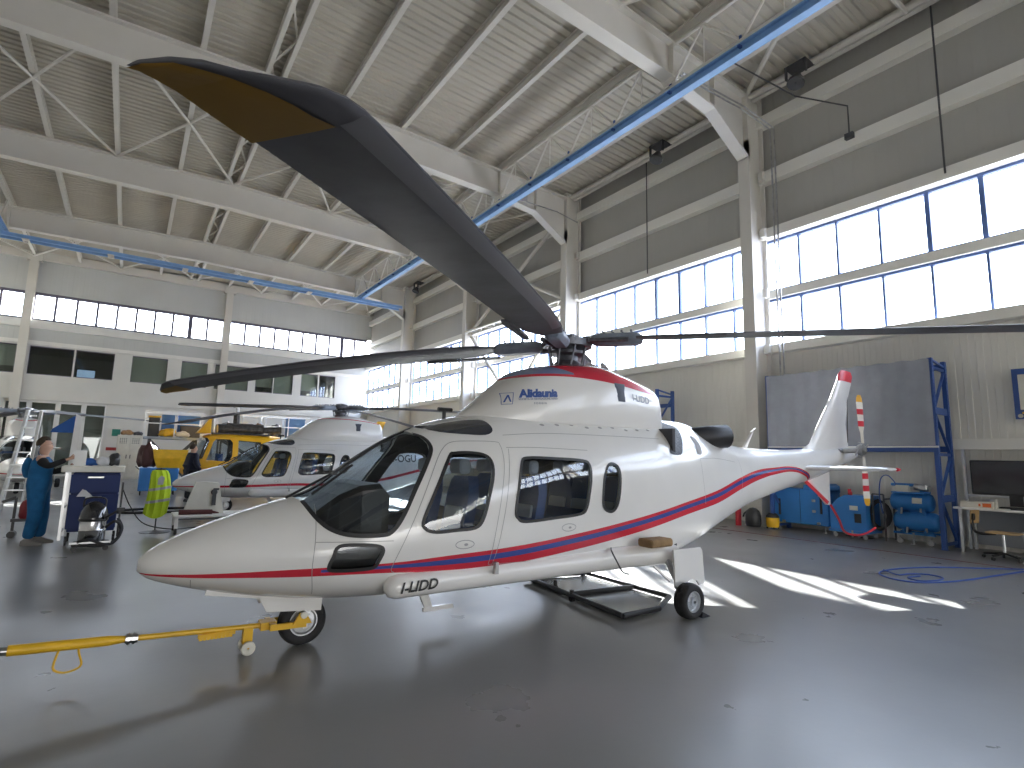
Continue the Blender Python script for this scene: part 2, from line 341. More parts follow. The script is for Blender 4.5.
# ---- frames: columns and roof beams
ordn = ['first', 'second', 'third', 'fourth', 'fifth', 'sixth', 'seventh', 'eighth', 'ninth', 'tenth', 'eleventh', 'twelfth']
colname = {.4: None, 8.3: 'tall white steel column behind the tail boom, between the two large windows', 16.2: 'white steel column behind the main rotor hub', 24.1: 'white steel column seen left of the rotor hub beside braced bay', 32.0: 'white steel column nearest the far corner of the window wall', 39.8: 'slim white steel column in the far corner of the hall'}
for y in CY[1:]:
    if y > 39: continue
    w = .17
    c = MB()
    c.box((13.62, y-w, 0), (13.68, y+w, 10.75)); c.box((14.34, y-w, 0), (14.4, y+w, 12.3)); c.box((13.68, y-.06, 0), (14.34, y+.06, 12.2))
    c.box((13.5, y-.25, 0), (14.45, y+.25, .03))
    o = c.build('steel_column', steelw); tag(o, colname.get(y) or ('white steel wall column outside the picture at bay %s' % ordn[int((y+16)/7.9)]), 'column')
    br = MB()
    for z in (2.1, 4.72, 6.3, 8.05, 9.75): br.box((14.05, y-.3, z-.12), (14.2, y-.17, z+.12))
    br.build('girt_bracket', steelw, o)
    c = MB(); c.box((XL+.1, y-w, 0), (XL+.16, y+w, 12.2)); c.box((XL+.8, y-w, 0), (XL+.86, y+w, 10.7)); c.box((XL+.16, y-.06, 0), (XL+.8, y+.06, 12.2))
    o = c.build('steel_column', steelw); tag(o, 'white steel column of the wall outside the picture at bay %s' % ordn[int((y+16)/7.9)], 'column')
    # roof beam: plate girder with haunches
    b = MB()
    zt = lambda x: roofz(x)-.32
    zl = lambda x: 11.12+.3*min(1, (12.1-abs(x-2.5)-2.5)/9.6) if abs(x-2.5) < 9.6 else 11.12
    xs = [XL+.86, -7.1, -5.3, 2.5, 10.5, 12.1, 13.6]
    lo = [10.25, 11.12, 11.3, 11.45, 11.3, 11.12, 10.25]
    for i in range(len(xs)-1):
        for hw, A, B in ((.03, lo, None), ):
            b.loft([[(xs[k], y-.02, lo[k]), (xs[k], y+.02, lo[k]), (xs[k], y+.02, zt(xs[k])), (xs[k], y-.02, zt(xs[k]))] for k in (i, i+1)])
        b.loft([[(xs[k], y-w, lo[k]-.03), (xs[k], y+w, lo[k]-.03), (xs[k], y+w, lo[k]+.03), (xs[k], y-w, lo[k]+.03)] for k in (i, i+1)])
        b.loft([[(xs[k], y-w, zt(xs[k])-.03), (xs[k], y+w, zt(xs[k])-.03), (xs[k], y+w, zt(xs[k])+.03), (xs[k], y-w, zt(xs[k])+.03)] for k in (i, i+1)])
    b.box((13.6, y-.02, 10.2), (14.4, y+.02, 12.3)); b.box((13.62, y-w, 10.2), (13.68, y+w, 12.35)); b.box((13.6, y-w, 12.28), (14.4, y+w, 12.34))
    for x in (-5.3, 10.4, 12.1): b.box((x-.015, y-w, lo[5]), (x+.015, y+w, zt(x)))
    o = b.build('roof_beam', steelw)
    nm = {8.3: 'deep white roof beam at the top right, ending over the tall column', 16.2: 'deep white roof beam running behind the raised rotor blade to the column behind the hub', 24.1: 'deep white roof beam crossing just under the yellow blade tip', 32.0: 'deep white roof beam beside the bridge crane at the far end'}.get(y, 'white roof beam overhead outside the picture at bay %s' % ordn[int((y+16)/7.9)])
    tag(o, nm, 'beam')
# purlins
px = [-9.2, -7.25, -5.3, -3.3, -1.35, .65, 2.5, 4.5, 6.5, 8.5, 10.5, 12.4, 14.1]
for i, x in enumerate(px):
    p = MB(); z = roofz(x); wd = .12
    if abs(x-2.5) < .1:
        for sx in (-.22, .22): p.box((x+sx-.06, YB, z-.32), (x+sx+.06, YF-.1, z-.02))
        y = YB
        k = 0
        while y < YF-1: 
            p.bar((x-.2, y, z-.2), (x+.2, y+1.3, z-.2), .05, .05); p.bar((x+.2, y+1.3, z-.2), (x-.2, y+2.6, z-.2), .05, .05); y += 2.6
    else:
        p.box((x-.015, YB, z-.26), (x+.015, YF-.1, z-.02)); p.box((x-.07, YB, z-.28), (x+.07, YF-.1, z-.25)); p.box((x-.07, YB, z-.03), (x+.07, YF-.1, z))
    o = p.build('roof_purlin', steelw); tag(o, 'long white purlin under the roof deck, %s in from the window wall' % (ordn[12-i] if i > 0 else 'last'), 'purlin', 'roof purlins')
# eave member along window wall
mb = MB(); mb.cyl((14.0, YB, 12.28), (14.0, YF, 12.28), .09, n=10); struct('trim_11', mb, steelw, smooth=True)
# diagonal roof bracing
def braces(name, segs, label):
    m = MB()
    for a, b, r in segs: m.cyl(a, b, r, n=8)
    return tag(m.build(name, steelw, smooth=True), label, 'bracing')
def zz(x): return roofz(x)-.33
seg = []
for k in range(1, 11, 2):
    xc = px[k+2] if k+2 < 12 else px[-2]
    for dx in (-1, 1):
        for y in (16.3, 24.0):
            x2 = px[min(max(k+2+dx, 0), 12)]; seg.append(((xc, 20.1, zz(xc)), (x2, y, zz(x2)), .045))
braces('roof_bracing', seg, 'white diagonal bracing rods under the roof in the bay behind the blade tip')
seg = []
for k in range(0, 12, 2):
    for dx in (0, 2):
        x2 = px[min(k+dx, 12)]; xc = px[min(k+1, 12)]; seg.append(((x2, 39.5, zz(x2)), (xc, 35.9, zz(xc)), .045)); seg.append(((x2, 32.2, zz(x2)), (xc, 35.9, zz(xc)), .045))
braces('roof_bracing', seg, 'white diagonal bracing rods under the roof next to the far wall')
seg = [((13.9, 8.4, 12.2), (10.5, 4.3, zz(10.5)), .07), ((13.9, .5, 12.2), (10.5, 4.3, zz(10.5)), .07), ((8.5, 8.2, zz(8.5)), (10.5, 4.3, zz(10.5)), .06), ((8.5, .6, zz(8.5)), (10.5, 4.3, zz(10.5)), .06), ((12.4, 4.3, zz(12.4)), (14.0, 4.3, 12.2), .06)]
braces('roof_bracing', seg, 'white diagonal bracing tubes under the roof at the top right corner')
# wall bracing in the bay right behind the hub
m = MB(); x = 14.1
m.box((x-.12, 16.4, 7.85), (x+.12, 24.0, 8.0)); m.box((x-.5, 16.4, 7.9), (x-.4, 24.0, 7.98))
y = 16.5
while y < 23.5: m.cyl((x-.45, y, 7.93), (x, y+.6, 7.93), .03, n=6); m.cyl((x, y+.6, 7.93), (x-.45, y+1.2, 7.93), .03, n=6); y += 1.2
for (a, b) in (((16.4, 8.0), (23.9, 11.8)), ((16.4, 11.8), (23.9, 8.0)), ((16.4, .5), (23.9, 7.8)), ((16.4, 7.8), (23.9, .5))):
    m.cyl((x-.15, a[0], a[1]), (x-.15, b[0], b[1]), .085, n=8)
m.box((x-.2, 19.8, 9.55), (x-.1, 20.5, 10.25)); m.box((x-.2, 19.9, 3.85), (x-.1, 20.4, 4.4))
tag(m.build('wall_bracing', steelw), 'white crossed tubes and lattice strut bracing the wall behind the rotor hub', 'bracing')
# crane runways with truss above, blue rail
def runway(x, lab):
    t = thing('crane_runway', lab, 'crane rail', (x, YB, 10.8)); o = (x, YB, 10.8)
    m = MB(o); m.box((x-.1, YB+.1, 10.72), (x+.1, 31.6, 10.76)); m.box((x-.02, YB+.1, 10.76), (x+.02, 31.6, 10.94)); m.box((x-.1, YB+.1, 10.94), (x+.1, 31.6, 10.98)); m.build('rail_beam', railb, t)
    m = MB(o); m.cyl((x, YB+.1, 11.06), (x, 32, 11.06), .075, n=10); m.cyl((x, YB+.1, 12.22), (x, 32, 12.22), .05, n=8); m.build('chord', steelw, t, smooth=True)
    m = MB(o)
    for i in range(len(CY)-2):
        y0, y1 = CY[i], CY[i+1]; n = 8; d = (y1-y0)/n
        for k in range(n):
            ya = y0+k*d; a, b = ((11.08, 12.2) if k % 2 == 0 else (12.2, 11.08)); 
            m.cyl((x, ya, a), (x, ya+d, b), .033, n=6)
        for k in (1, 3, 5, 7): m.cyl((x, y0+k*d, 11.08), (x, y0+k*d, 12.2), .015, n=5)
    m.build('lattice', steelw, t)
    for i in range(2, len(CY)-2):
        for k in (0, 2, 4, 6):
            m = MB(o); y = CY[i]+k*.99; m.box((x-.05, y-.03, 10.9), (x-.02, y+.03, 11.2)); m.box((x-.13, y-.03, 10.88), (x+.02, y+.03, 10.93)); m.build('hanger', rackblue, t)
runway(10.5, 'blue crane rail under a white lattice, running from the top edge to the far corner')
runway(-5.3, 'blue crane rail at the left edge of the hall under its lattice')
t = thing('bridge_crane', 'light blue bridge crane girder spanning the far end of the hall', 'crane', (2.5, 31, 10.6)); o = (2.5, 31, 10.6)
for yy in (30.75, 31.25):
    m = MB(o); m.box((-5.6, yy-.045, 10.53), (13.0, yy+.045, 10.55)); m.box((-5.6, yy-.012, 10.55), (13.0, yy+.012, 10.67)); m.box((-5.6, yy-.045, 10.67), (13.0, yy+.045, 10.69)); m.build('girder', railb, t)
m = MB(o); m.box((-5.6, 30.9, 10.6), (13, 30.98, 10.66)); m.build('cable_track', steelw, t)
for x in (-4.5, -1.5, 1.5, 4.5, 7.5): m = MB(o); m.box((x-.12, 30.68, 10.49), (x+.12, 31.32, 10.53)); m.box((x-.06, 30.93, 10.42), (x+.06, 31.07, 10.49)); m.build('hoist_trolley', steelw, t)
# outer eave rail along the wall at right (light blue, beyond corner)
# lamps/heaters near eave, cables and pipes
for y, lb in ((11.4, 'dark grey floodlight under the roof above the window behind the hub'), (6.7, 'dark grey floodlight under the roof right of the tall column'), (23.0, 'dark grey floodlight under the roof in the braced bay'), (30.2, 'dark grey floodlight under the roof near the far column')):
    t = thing('floodlight', lb, 'lamp', (13.6, y, 11.7)); o = (13.6, y, 11.7)
    m = MB(o); m.lathe([(.03, .22), (.1, .2), (.12, .12), (.2, 0), (.22, -.1), (.2, -.12), (.02, -.08)], o, (.35, 0, .93), 18); m.build('lamp_housing', dark, t, smooth=True)
    m = MB(o); m.box((13.56, y-.28, 11.85), (13.64, y-.24, 12.2)); m.box((13.56, y+.24, 11.85), (13.64, y+.28, 12.2)); m.box((13.56, y-.28, 12.18), (14.15, y+.28, 12.22)); m.build('bracket', dark, t)
for y, lb in ((12.35, 'thin grey cable hanging down the wall above the middle window'), (3.88, 'thin grey cable hanging down the wall above the right window')):
    m = MB(); m.cyl((14.18, y, 8.05), (14.18, y, 12.3), .02, n=6); tag(m.build('wall_cable', dark), lb, 'cable')
m = MB(); 
for dy in (-.05, .05): m.tube([(13.75, 7.5+dy, 1.2), (13.75, 7.5+dy, 10.8), (13.0, 7.9+dy, 11.35), (10.6, 8.05+dy, 11.35)], .022, 6)
tag(m.build('wall_conduit', steel), 'pair of thin grey conduits running down beside the tall column', 'conduit')
m = MB(); m.tube([(14.2, 5.75, 9.9), (14.2, 5.75, 10.7), (13.9, 6.9, 11.5), (12.0, 7.6, 12.1)], .02, 6); m.cyl((12.0, 7.6, 12.1), (12.0, 7.6, 12.5), .02, n=6)
m.box((14.15, 5.65, 9.8), (14.25, 5.85, 9.95)); tag(m.build('wall_conduit', dark), 'bent dark conduit on the wall right of the tall column', 'conduit')
m = MB(); m.tube([(13.75, 15.5, 10.9), (13.0, 15.9, 11.3), (10.6, 16.0, 11.3)], .02, 6); m.cyl((11.6, 16.0, 11.3), (11.6, 16.0, 12.3), .015, n=5)
tag(m.build('wall_conduit', steel), 'thin conduit running along the roof beam behind the rotor hub', 'conduit')
# red line on the floor
m = MB(); m.box((12.08, -8, .0), (12.14, 30, .004)); tag(m.build('floor_line', mat('line_red', (.16, .03, .03), .5)), 'thin dark red line painted on the floor along the window wall', 'floor marking', None, 'structure')

# ================================================================ HELICOPTERS
# fuselage stations: x, ztop, zbot, halfwidth, zc, ntop, nbot (metres behind the nose datum)
ST = [(.14,.79,.71,.03,.75,2,2),(.2,.855,.66,.12,.755,2,2),(.35,.94,.6,.22,.76,2,2),(.6,1.045,.53,.34,.77,2,2.1),(1.0,1.18,.45,.48,.78,2,2.2),(1.3,1.27,.41,.57,.8,2,2.4),
(1.7,1.56,.385,.67,.84,2,2.6),(2.1,1.80,.38,.74,.9,2.1,2.8),(2.6,1.98,.38,.79,.98,2.2,3),(3.1,2.07,.38,.81,1.05,2.4,3),(3.6,2.1,.38,.82,1.08,2.5,3),(4.4,2.13,.38,.82,1.1,2.5,3),
(5.0,2.14,.40,.82,1.12,2.4,3),(5.6,2.16,.45,.79,1.15,2.2,2.8),(6.1,2.16,.55,.73,1.2,2.1,2.6),(6.6,2.08,.68,.63,1.28,2,2.4),(7.2,1.93,.83,.5,1.36,2,2.2),(7.8,1.85,.97,.38,1.42,2,2),(8.6,1.84,1.13,.29,1.49,2,2),
(9.6,1.87,1.3,.22,1.58,2,2),(10.6,1.93,1.5,.16,1.7,2,2),(11.3,1.95,1.66,.1,1.8,2,2),(11.75,1.91,1.78,.035,1.85,2,2)]
# doghouse cowling
SC = [(2.78,2.04,1.9,.08,1.95,2,2),(2.95,2.15,1.9,.26,1.97,2.2,2),(3.15,2.31,1.9,.37,1.98,2.5,2),(3.35,2.46,1.9,.44,2.0,2.8,2),(3.5,2.57,1.9,.48,2.0,3,2),(3.75,2.645,1.9,.52,2.0,3.2,2),(4.1,2.70,1.9,.55,2.0,3.2,2),(4.5,2.73,1.9,.55,2.0,3.2,2),(4.9,2.67,1.9,.53,2.0,3.2,2),(5.3,2.58,1.9,.50,2.0,3.2,2),(5.42,2.55,1.9,.485,2.0,3.2,2),(5.46,2.50,1.9,.45,2.0,3,2)]
def pchip(xs, ys, x):
    n = len(xs)
    if x <= xs[0]: return ys[0]
    if x >= xs[-1]: return ys[-1]
    i = bisect.bisect_right(xs, x)-1
    d = lambda k: (ys[k+1]-ys[k])/(xs[k+1]-xs[k])
    def m(k):
        if k == 0: return d(0)
        if k == n-1: return d(n-2)
        a, b = d(k-1), d(k)
        if a*b <= 0: return 0
        h0, h1 = xs[k]-xs[k-1], xs[k+1]-xs[k]; w1, w2 = 2*h1+h0, h1+2*h0
        return (w1+w2)/(w1/a+w2/b)
    h = xs[i+1]-xs[i]; t = (x-xs[i])/h
    return (2*t**3-3*t*t+1)*ys[i]+(t**3-2*t*t+t)*h*m(i)+(-2*t**3+3*t*t)*ys[i+1]+(t**3-t*t)*h*m(i+1)
def sect(x, S_=None):
    S_ = S_ or ST; xs = [s[0] for s in S_]; return [pchip(xs, [s[k] for s in S_], x) for k in range(1, 7)]
def side(x, z, S_=None):
    zt, zb, w, zc, nt_, nb = sect(x, S_)
    if z > zc: t = (z-zc)/(zt-zc); n = nt_
    else: t = (zc-z)/(zc-zb); n = nb
    t = min(abs(t), .9999); return w*(1-t**n)**(1/n)
def secring(x, n=48, S_=None, inset=0):
    zt, zb, w, zc, nt_, nb = sect(x, S_); w = max(.004, w-inset); zt -= inset; zb += inset; out = []
    for i in range(n):
        a = 2*math.pi*i/n; c, s = math.cos(a), math.sin(a); e = nt_ if s > 0 else nb
        y = w*math.copysign(abs(c)**(2/e), c); z = zc+(zt-zc if s > 0 else zc-zb)*math.copysign(abs(s)**(2/e), s)
        out.append((x, y, z))
    return out
MX = 4.28
def livery(name, zc_pts, th_pts, mode):
    """white paint with a striped band: band centre height and half thickness follow the body length"""
    m = bpy.data.materials.new(name); m.use_nodes = True; nt = m.node_tree; b = nt.nodes['Principled BSDF']; L = nt.links.new
    b.inputs['Roughness'].default_value = .22; b.inputs['Coat Weight'].default_value = .5; b.inputs['Coat Roughness'].default_value = .08
    tc = nt.nodes.new('ShaderNodeTexCoord'); sp = nt.nodes.new('ShaderNodeSeparateXYZ'); L(tc.outputs['Object'], sp.inputs[0])
    def math_(op, a, b_, c=None):
        n = nt.nodes.new('ShaderNodeMath'); n.operation = op
        for i, v in enumerate((a, b_, c)):
            if v is None: continue
            if isinstance(v, (int, float)): n.inputs[i].default_value = v
            else: L(v, n.inputs[i])
        return n.outputs[0]
    t = math_('DIVIDE', math_('ADD', sp.outputs['X'], MX), 12.0)
    def curve(pts, mx):
        n = nt.nodes.new('ShaderNodeFloatCurve'); c = n.mapping.curves[0]
        n.mapping.use_clip = False
        for i, (x, v) in enumerate(pts):
            if i < 2: c.points[i].location = (x/12, v/mx)
            else: c.points.new(x/12, v/mx)
        n.mapping.update(); L(t, n.inputs['Value']); return math_('MULTIPLY', n.outputs[0], mx)
    zc = curve(zc_pts, 2.0); th = curve(th_pts, .2)
    u = math_('DIVIDE', math_('SUBTRACT', sp.outputs['Z'], zc), th)     # -1..1 inside the band
    r = nt.nodes.new('ShaderNodeValToRGB'); r.color_ramp.interpolation = 'CONSTANT'; L(math_('MULTIPLY_ADD', u, .25, .5), r.inputs[0])
    W_, R_, B_ = (.83, .82, .80, 1), (.60, .03, .055, 1), (.055, .085, .32, 1)
    E = r.color_ramp.elements; E[0].position = 0; E[0].color = W_; E[1].position = .25; E[1].color = R_
    if mode == 'tri':
        for p, c in ((.47, B_), (.63, R_), (.75, W_)): k = E.new(p); k.color = c
    else: k = E.new(.75); k.color = W_
    # the blue only starts some way behind the nose
    if mode == 'tri':
        r2 = nt.nodes.new('ShaderNodeValToRGB'); r2.color_ramp.interpolation = 'CONSTANT'; L(math_('MULTIPLY_ADD', u, .25, .5), r2.inputs[0])
        E = r2.color_ramp.elements; E[0].position = 0; E[0].color = W_; E[1].position = .25; E[1].color = R_; k = E.new(.75); k.color = W_
        mx = nt.nodes.new('ShaderNodeMix'); mx.data_type = 'RGBA'; L(math_('GREATER_THAN', sp.outputs['X'], 1.32-MX), mx.inputs[0]); L(r2.outputs[0], mx.inputs[6]); L(r.outputs[0], mx.inputs[7])
        L(math_('LESS_THAN', sp.outputs['X'], 9.35-MX), mx.inputs[0]) if False else None
        out = mx.outputs[2]
    else: out = r.outputs[0]
    n = nt.nodes.new('ShaderNodeTexNoise'); n.inputs['Scale'].default_value = 2.5; n.inputs['Detail'].default_value = 6; L(tc.outputs['Object'], n.inputs['Vector'])
    mr = nt.nodes.new('ShaderNodeMapRange'); mr.inputs['To Min'].default_value = .93; mr.inputs['To Max'].default_value = 1.03; L(n.outputs['Fac'], mr.inputs[0])
    cm = nt.nodes.new('ShaderNodeMix'); cm.data_type = 'RGBA'; cm.blend_type = 'MULTIPLY'; cm.inputs[0].default_value = 1; L(out, cm.inputs[6]); L(mr.outputs[0], cm.inputs[7])
    L(cm.outputs[2], b.inputs['Base Color']); return m
def cowl_mat(name, cols):
    """white with a coloured cap whose lower edge slopes with the cowling"""
    m = bpy.data.materials.new(name); m.use_nodes = True; nt = m.node_tree; b = nt.nodes['Principled BSDF']; L = nt.links.new
    b.inputs['Roughness'].default_value = .25; b.inputs['Coat Weight'].default_value = .4; b.inputs['Coat Roughness'].default_value = .08
    tc = nt.nodes.new('ShaderNodeTexCoord'); sp = nt.nodes.new('ShaderNodeSeparateXYZ'); L(tc.outputs['Object'], sp.inputs[0])
    def mt(op, a, b_, c=None):
        n = nt.nodes.new('ShaderNodeMath'); n.operation = op
        for i, v in enumerate((a, b_, c)):
            if v is None: continue
            if isinstance(v, (int, float)): n.inputs[i].default_value = v
            else: L(v, n.inputs[i])
        return n.outputs[0]
    x = mt('ADD', sp.outputs['X'], MX)
    # edge height: rises to 2.53 at x=4.2 then falls
    n = nt.nodes.new('ShaderNodeFloatCurve'); c = n.mapping.curves[0]; n.mapping.use_clip = False
    for i, (px_, v) in enumerate(cols['edge']):
        if i < 2: c.points[i].location = ((px_-2.5)/4, v-2)
        else: c.points.new((px_-2.5)/4, v-2)
    n.mapping.update(); L(mt('DIVIDE', mt('SUBTRACT', x, 2.5), 4), n.inputs['Value']); ez = mt('ADD', n.outputs[0], 2.0)
    k = mt('GREATER_THAN', sp.outputs['Z'], ez)
    if cols.get('thin'): k = mt('MULTIPLY', k, mt('LESS_THAN', sp.outputs['Z'], mt('ADD', ez, cols['thin'])))
    mx = nt.nodes.new('ShaderNodeMix'); mx.data_type = 'RGBA'; L(k, mx.inputs[0]); mx.inputs[6].default_value = (.83, .82, .80, 1); mx.inputs[7].default_value = (.60, .03, .055, 1)
    src = mx.outputs[2]
    if cols.get('front'):
        k2 = mt('MULTIPLY', mt('MULTIPLY', mt('LESS_THAN', x, 4.0), mt('GREATER_THAN', sp.outputs['Z'], mt('ADD', ez, .03))), mt('LESS_THAN', sp.outputs['Z'], mt('ADD', ez, mt('MULTIPLY', mt('SUBTRACT', 4.15, x), .35))))
        m2 = nt.nodes.new('ShaderNodeMix'); m2.data_type = 'RGBA'; L(k2, m2.inputs[0]); L(src, m2.inputs[6]); m2.inputs[7].default_value = (.16, .19, .34, 1); src = m2.outputs[2]
    L(src, b.inputs['Base Color']); return m
hw = mat('helicopter_white', (.83, .82, .80), .25, coat=.4)
gasket = mat('window_gasket', (.02, .02, .022), .5)
seamm = mat('panel_seam', (.30, .30, .30), .6)
lining = mat('cabin_lining', (.06, .06, .065), .8)
seatb = mat('seat_blue', (.035, .09, .26), .7, bump=(30, .2))
seatw = mat('seat_cover_pale', (.55, .57, .62), .7)
bladeu = mat('blade_grey', (.085, .085, .098), .5, noise=(2.5, .35, 3), bump=(8, .15))
edgem = mat('edge_strip_grey', (.15, .15, .17), .4)
tipy = mat('blade_tip_ochre', (.24, .13, .015), .55)
hubm = mat('hub_steel', (.16, .17, .2), .45, .7, noise=(20, .3))
gripm = mat('blade_grip_grey', (.24, .28, .35), .45, noise=(6, .2))
tredm = mat('tyre_rubber', (.02, .02, .022), .75, bump=(40, .3))

WIND = [(1.18,1.24),(1.221,1.209),(1.276,1.10),(1.36,1.015),(1.471,.968),(1.6,.952),(1.755,.952),(1.835,.975),(1.92,1.08),(2.044,1.309),(2.16,1.50),(2.245,1.64),(2.262,1.71),(2.24,1.775),(2.19,1.81),(2.17,2.05),(1.18,2.05)]
CHIN = [(1.439,.878),(1.6,.885),(1.727,.871),(1.769,.839),(1.74,.76),(1.699,.706),(1.55,.695),(1.399,.699),(1.373,.727),(1.40,.80)]
W1 = [(2.39,1.60),(2.451,1.632),(2.58,1.64),(2.71,1.625),(2.77,1.575),(2.771,1.454),(2.71,1.25),(2.646,1.059),(2.571,.989),(2.39,.975),(2.207,.967),(2.111,.999),(2.10,1.076),(2.24,1.35)]
W2 = [(3.164,1.605),(3.5,1.605),(3.859,1.59),(3.935,1.545),(3.935,1.429),(3.9,1.27),(3.855,1.118),(3.771,1.065),(3.45,1.04),(3.101,1.02),(3.015,1.055),(2.991,1.116),(3.03,1.33),(3.09,1.55)]
W3 = [(4.20,1.545),(4.27,1.565),(4.34,1.535),(4.36,1.45),(4.335,1.27),(4.29,1.13),(4.22,1.075),(4.14,1.085),(4.09,1.14),(4.095,1.27),(4.13,1.43)]
ROOFW = [(2.27,1.88),(2.40,1.83),(2.6,1.815),(2.80,1.815),(2.89,1.86),(2.90,1.93),(2.84,1.975),(2.6,1.945),(2.42,1.905)]
def closed(P, n=4): return [(p.x, p.z) for p in catmull([(a, 0, b) for a, b in P], n, True)]
def ctr(P): return (sum(p[0] for p in P)/len(P), sum(p[1] for p in P)/len(P))
def surf_pt(x, z, sgn, off, S_=None): return (x, sgn*(side(x, z, S_)+off), z)
def patch(mb, P, off, sgn=-1, rings=7, S_=None):
    c = ctr(P); N = len(P); vs = [surf_pt(*c, sgn, off, S_)]; fs = []
    for k in range(1, rings+1):
        t = k/rings; vs += [surf_pt(c[0]+(p[0]-c[0])*t, c[1]+(p[1]-c[1])*t, sgn, off, S_) for p in P]
    for i in range(N): fs.append((0, 1+i, 1+(i+1) % N))
    for k in range(rings-1):
        for i in range(N): j = (i+1) % N; fs.append((1+k*N+i, 1+(k+1)*N+i, 1+(k+1)*N+j, 1+k*N+j))
    mb.add(vs, fs)
def ring(mb, P, w0, w1, off, sgn=-1, S_=None, closed_=True):
    N = len(P); A = []; B = []
    for i in range(N):
        a, b = P[(i-1) % N] if closed_ or i > 0 else P[i], P[(i+1) % N] if closed_ or i < N-1 else P[i]
        tx, tz = b[0]-a[0], b[1]-a[1]; l = math.hypot(tx, tz) or 1; nx, nz = tz/l, -tx/l
        A.append(surf_pt(P[i][0]+nx*w0, P[i][1]+nz*w0, sgn, off, S_)); B.append(surf_pt(P[i][0]+nx*w1, P[i][1]+nz*w1, sgn, off, S_))
    r = range(N if closed_ else N-1); mb.add(A+B, [(i, (i+1) % N, N+(i+1) % N, N+i) for i in r])
def seam(mb, pts, w=.005, n=5, sgn=-1, S_=None):
    P = [(p.x, p.z) for p in catmull([(a, 0, b) for a, b in pts], n)]; ring(mb, P, -w/2, w/2, .0025, sgn, S_, False)
def map_text(name, txt, size, x, z, ang, m, parent, o, S_=None, sgn=-1, off=.004, yfun=None, **k):
    vs, fs = text_mesh(txt, size, **k); mb = MB(o); ca, sa = math.cos(ang), math.sin(ang); out = []
    for v in vs:
        X = x+v.x*ca-v.y*sa; Z = z+v.x*sa+v.y*ca; Y = yfun(X, Z) if yfun else sgn*(side(X, Z, S_)+off); out.append((X, Y, Z))
    mb.add(out, fs); return mb.build(name, m, parent)
def build_blade(name, root, hub, ang, droop, tipz_col=True, length=5.42, z0=2.98, pitch=10):
    """main rotor blade as a part; local frame of the helicopter root; direction ang (deg)"""
    a = math.radians(ang); R_ = Vector((math.cos(a), math.sin(a), 0)); T_ = Vector((-math.sin(a), math.cos(a), 0))  # T_ leading side
    def P(r, c, h=0):
        p = Vector(hub)+R_*r+T_*c; p.z += z0-hub[2]-droop*(.45*(r/length)+.55*(r/length)**2)+h; return p
    ch = .41; secs = []
    prof = [(.0, 0), (.02, .012), (.08, .026), (.2, .036), (.35, .036), (.6, .026), (.8, .013), (1, .002), (.8, -.008), (.6, -.014), (.35, -.02), (.2, -.02), (.08, -.015), (.02, -.008)]
    st = [(.82, .09, -.10), (.95, .11, -.15), (1.15, .14, -.23), (1.5, .165, -.27), (2.3, .172, -.28), (3.2, .176, -.28), (4.1, .178, -.28), (4.9, .176, -.28), (5.0, .172, -.28), (5.08, .155, -.282), (5.15, .115, -.285), (5.22, .035, -.29), (5.30, -.06, -.295), (5.36, -.13, -.305), (5.40, -.20, -.32), (5.42, -.29, -.345)]
    for r, le, te in st:
        pt = math.radians(pitch*(1-r/5.4*.55)); c = le-te; k = min(1, c/.3); ring_ = []
        for u, t in prof:
            cc = le-u*c; h = t*k*(c/.41 if c > .2 else 1)+ (cc-(le+te)/2)*math.sin(pt); ring_.append(P(r, cc, h))
        secs.append(ring_)
    mb = MB(); mb.loft(secs); o = mb.build(name, bladeu, root, smooth=True, angle=50)
    # ochre marking under the tip
    if tipz_col:
        m2 = MB(); pts = []
        for r, le, te in st:
            if r < 4.95: continue
            pt = math.radians(pitch*(1-r/5.4*.55)); c = le-te
            f = {5.0: .25, 5.08: .30, 5.15: .28, 5.22: .22, 5.30: .17, 5.36: .1}.get(r, 0.0)
            l2 = le-c*f; row = []
            for u in (0, .25, .5, .75, 1):
                cc = l2+(te-l2)*u; q = (le-cc)/c; hh = -(.02*min(1, c/.3)*(1-abs(q-.3)*1.2)+.004)*(c/.41 if c > .2 else 1); row.append(P(r, cc, hh+(cc-(le+te)/2)*math.sin(pt)-.002))
            pts.append(row)
        m2.loft(pts, False, False); tag(m2.build('blade_tip_marking', tipy, o), 'ochre blade tip marking')
    m4 = MB(); m4.loft([[P(r, le-.006, (le-.006-(le+te)/2)*math.sin(math.radians(pitch*(1-r/5.4*.55)))-.008), P(r, le-.05, (le-.05-(le+te)/2)*math.sin(math.radians(pitch*(1-r/5.4*.55)))-.022), P(r, le-.10, (le-.10-(le+te)/2)*math.sin(math.radians(pitch*(1-r/5.4*.55)))-.0245)] for r, le, te in st if 1.1 < r < 5.05], False, False); tag(m4.build('leading_edge_strip', edgem, o, smooth=True), 'lighter grey leading edge strip')
    m3 = MB(); rr = [1.0, 1.25, 1.6, 1.95]
    m3.loft([[P(r, -.31-w_, -.03), P(r, -.27+w_, -.03), P(r, -.27+w_, -.055), P(r, -.31-w_, -.055)] for r, w_ in ((.85, .0), (1.0, .02), (1.7, .02), (1.8, .0))]); m3.build('trim_strip', bladeu, o)
    # grip: forked clamp with damper
    g = MB(); 
    g.loft([[P(r, w_*cx, h_*cz) for cx, cz in ((1, .3), (.6, 1), (-.6, 1), (-1, .3), (-1, -.3), (-.6, -1), (.6, -1), (1, -.3))] for r, w_, h_ in ((.3, .06, .04), (.34, .08, .062), (.42, .1, .07), (.8, .11, .07), (.86, .10, .058), (.9, .06, .04))])
    go = g.build('blade_grip', gripm, root, smooth=True, angle=40)
    b = MB()
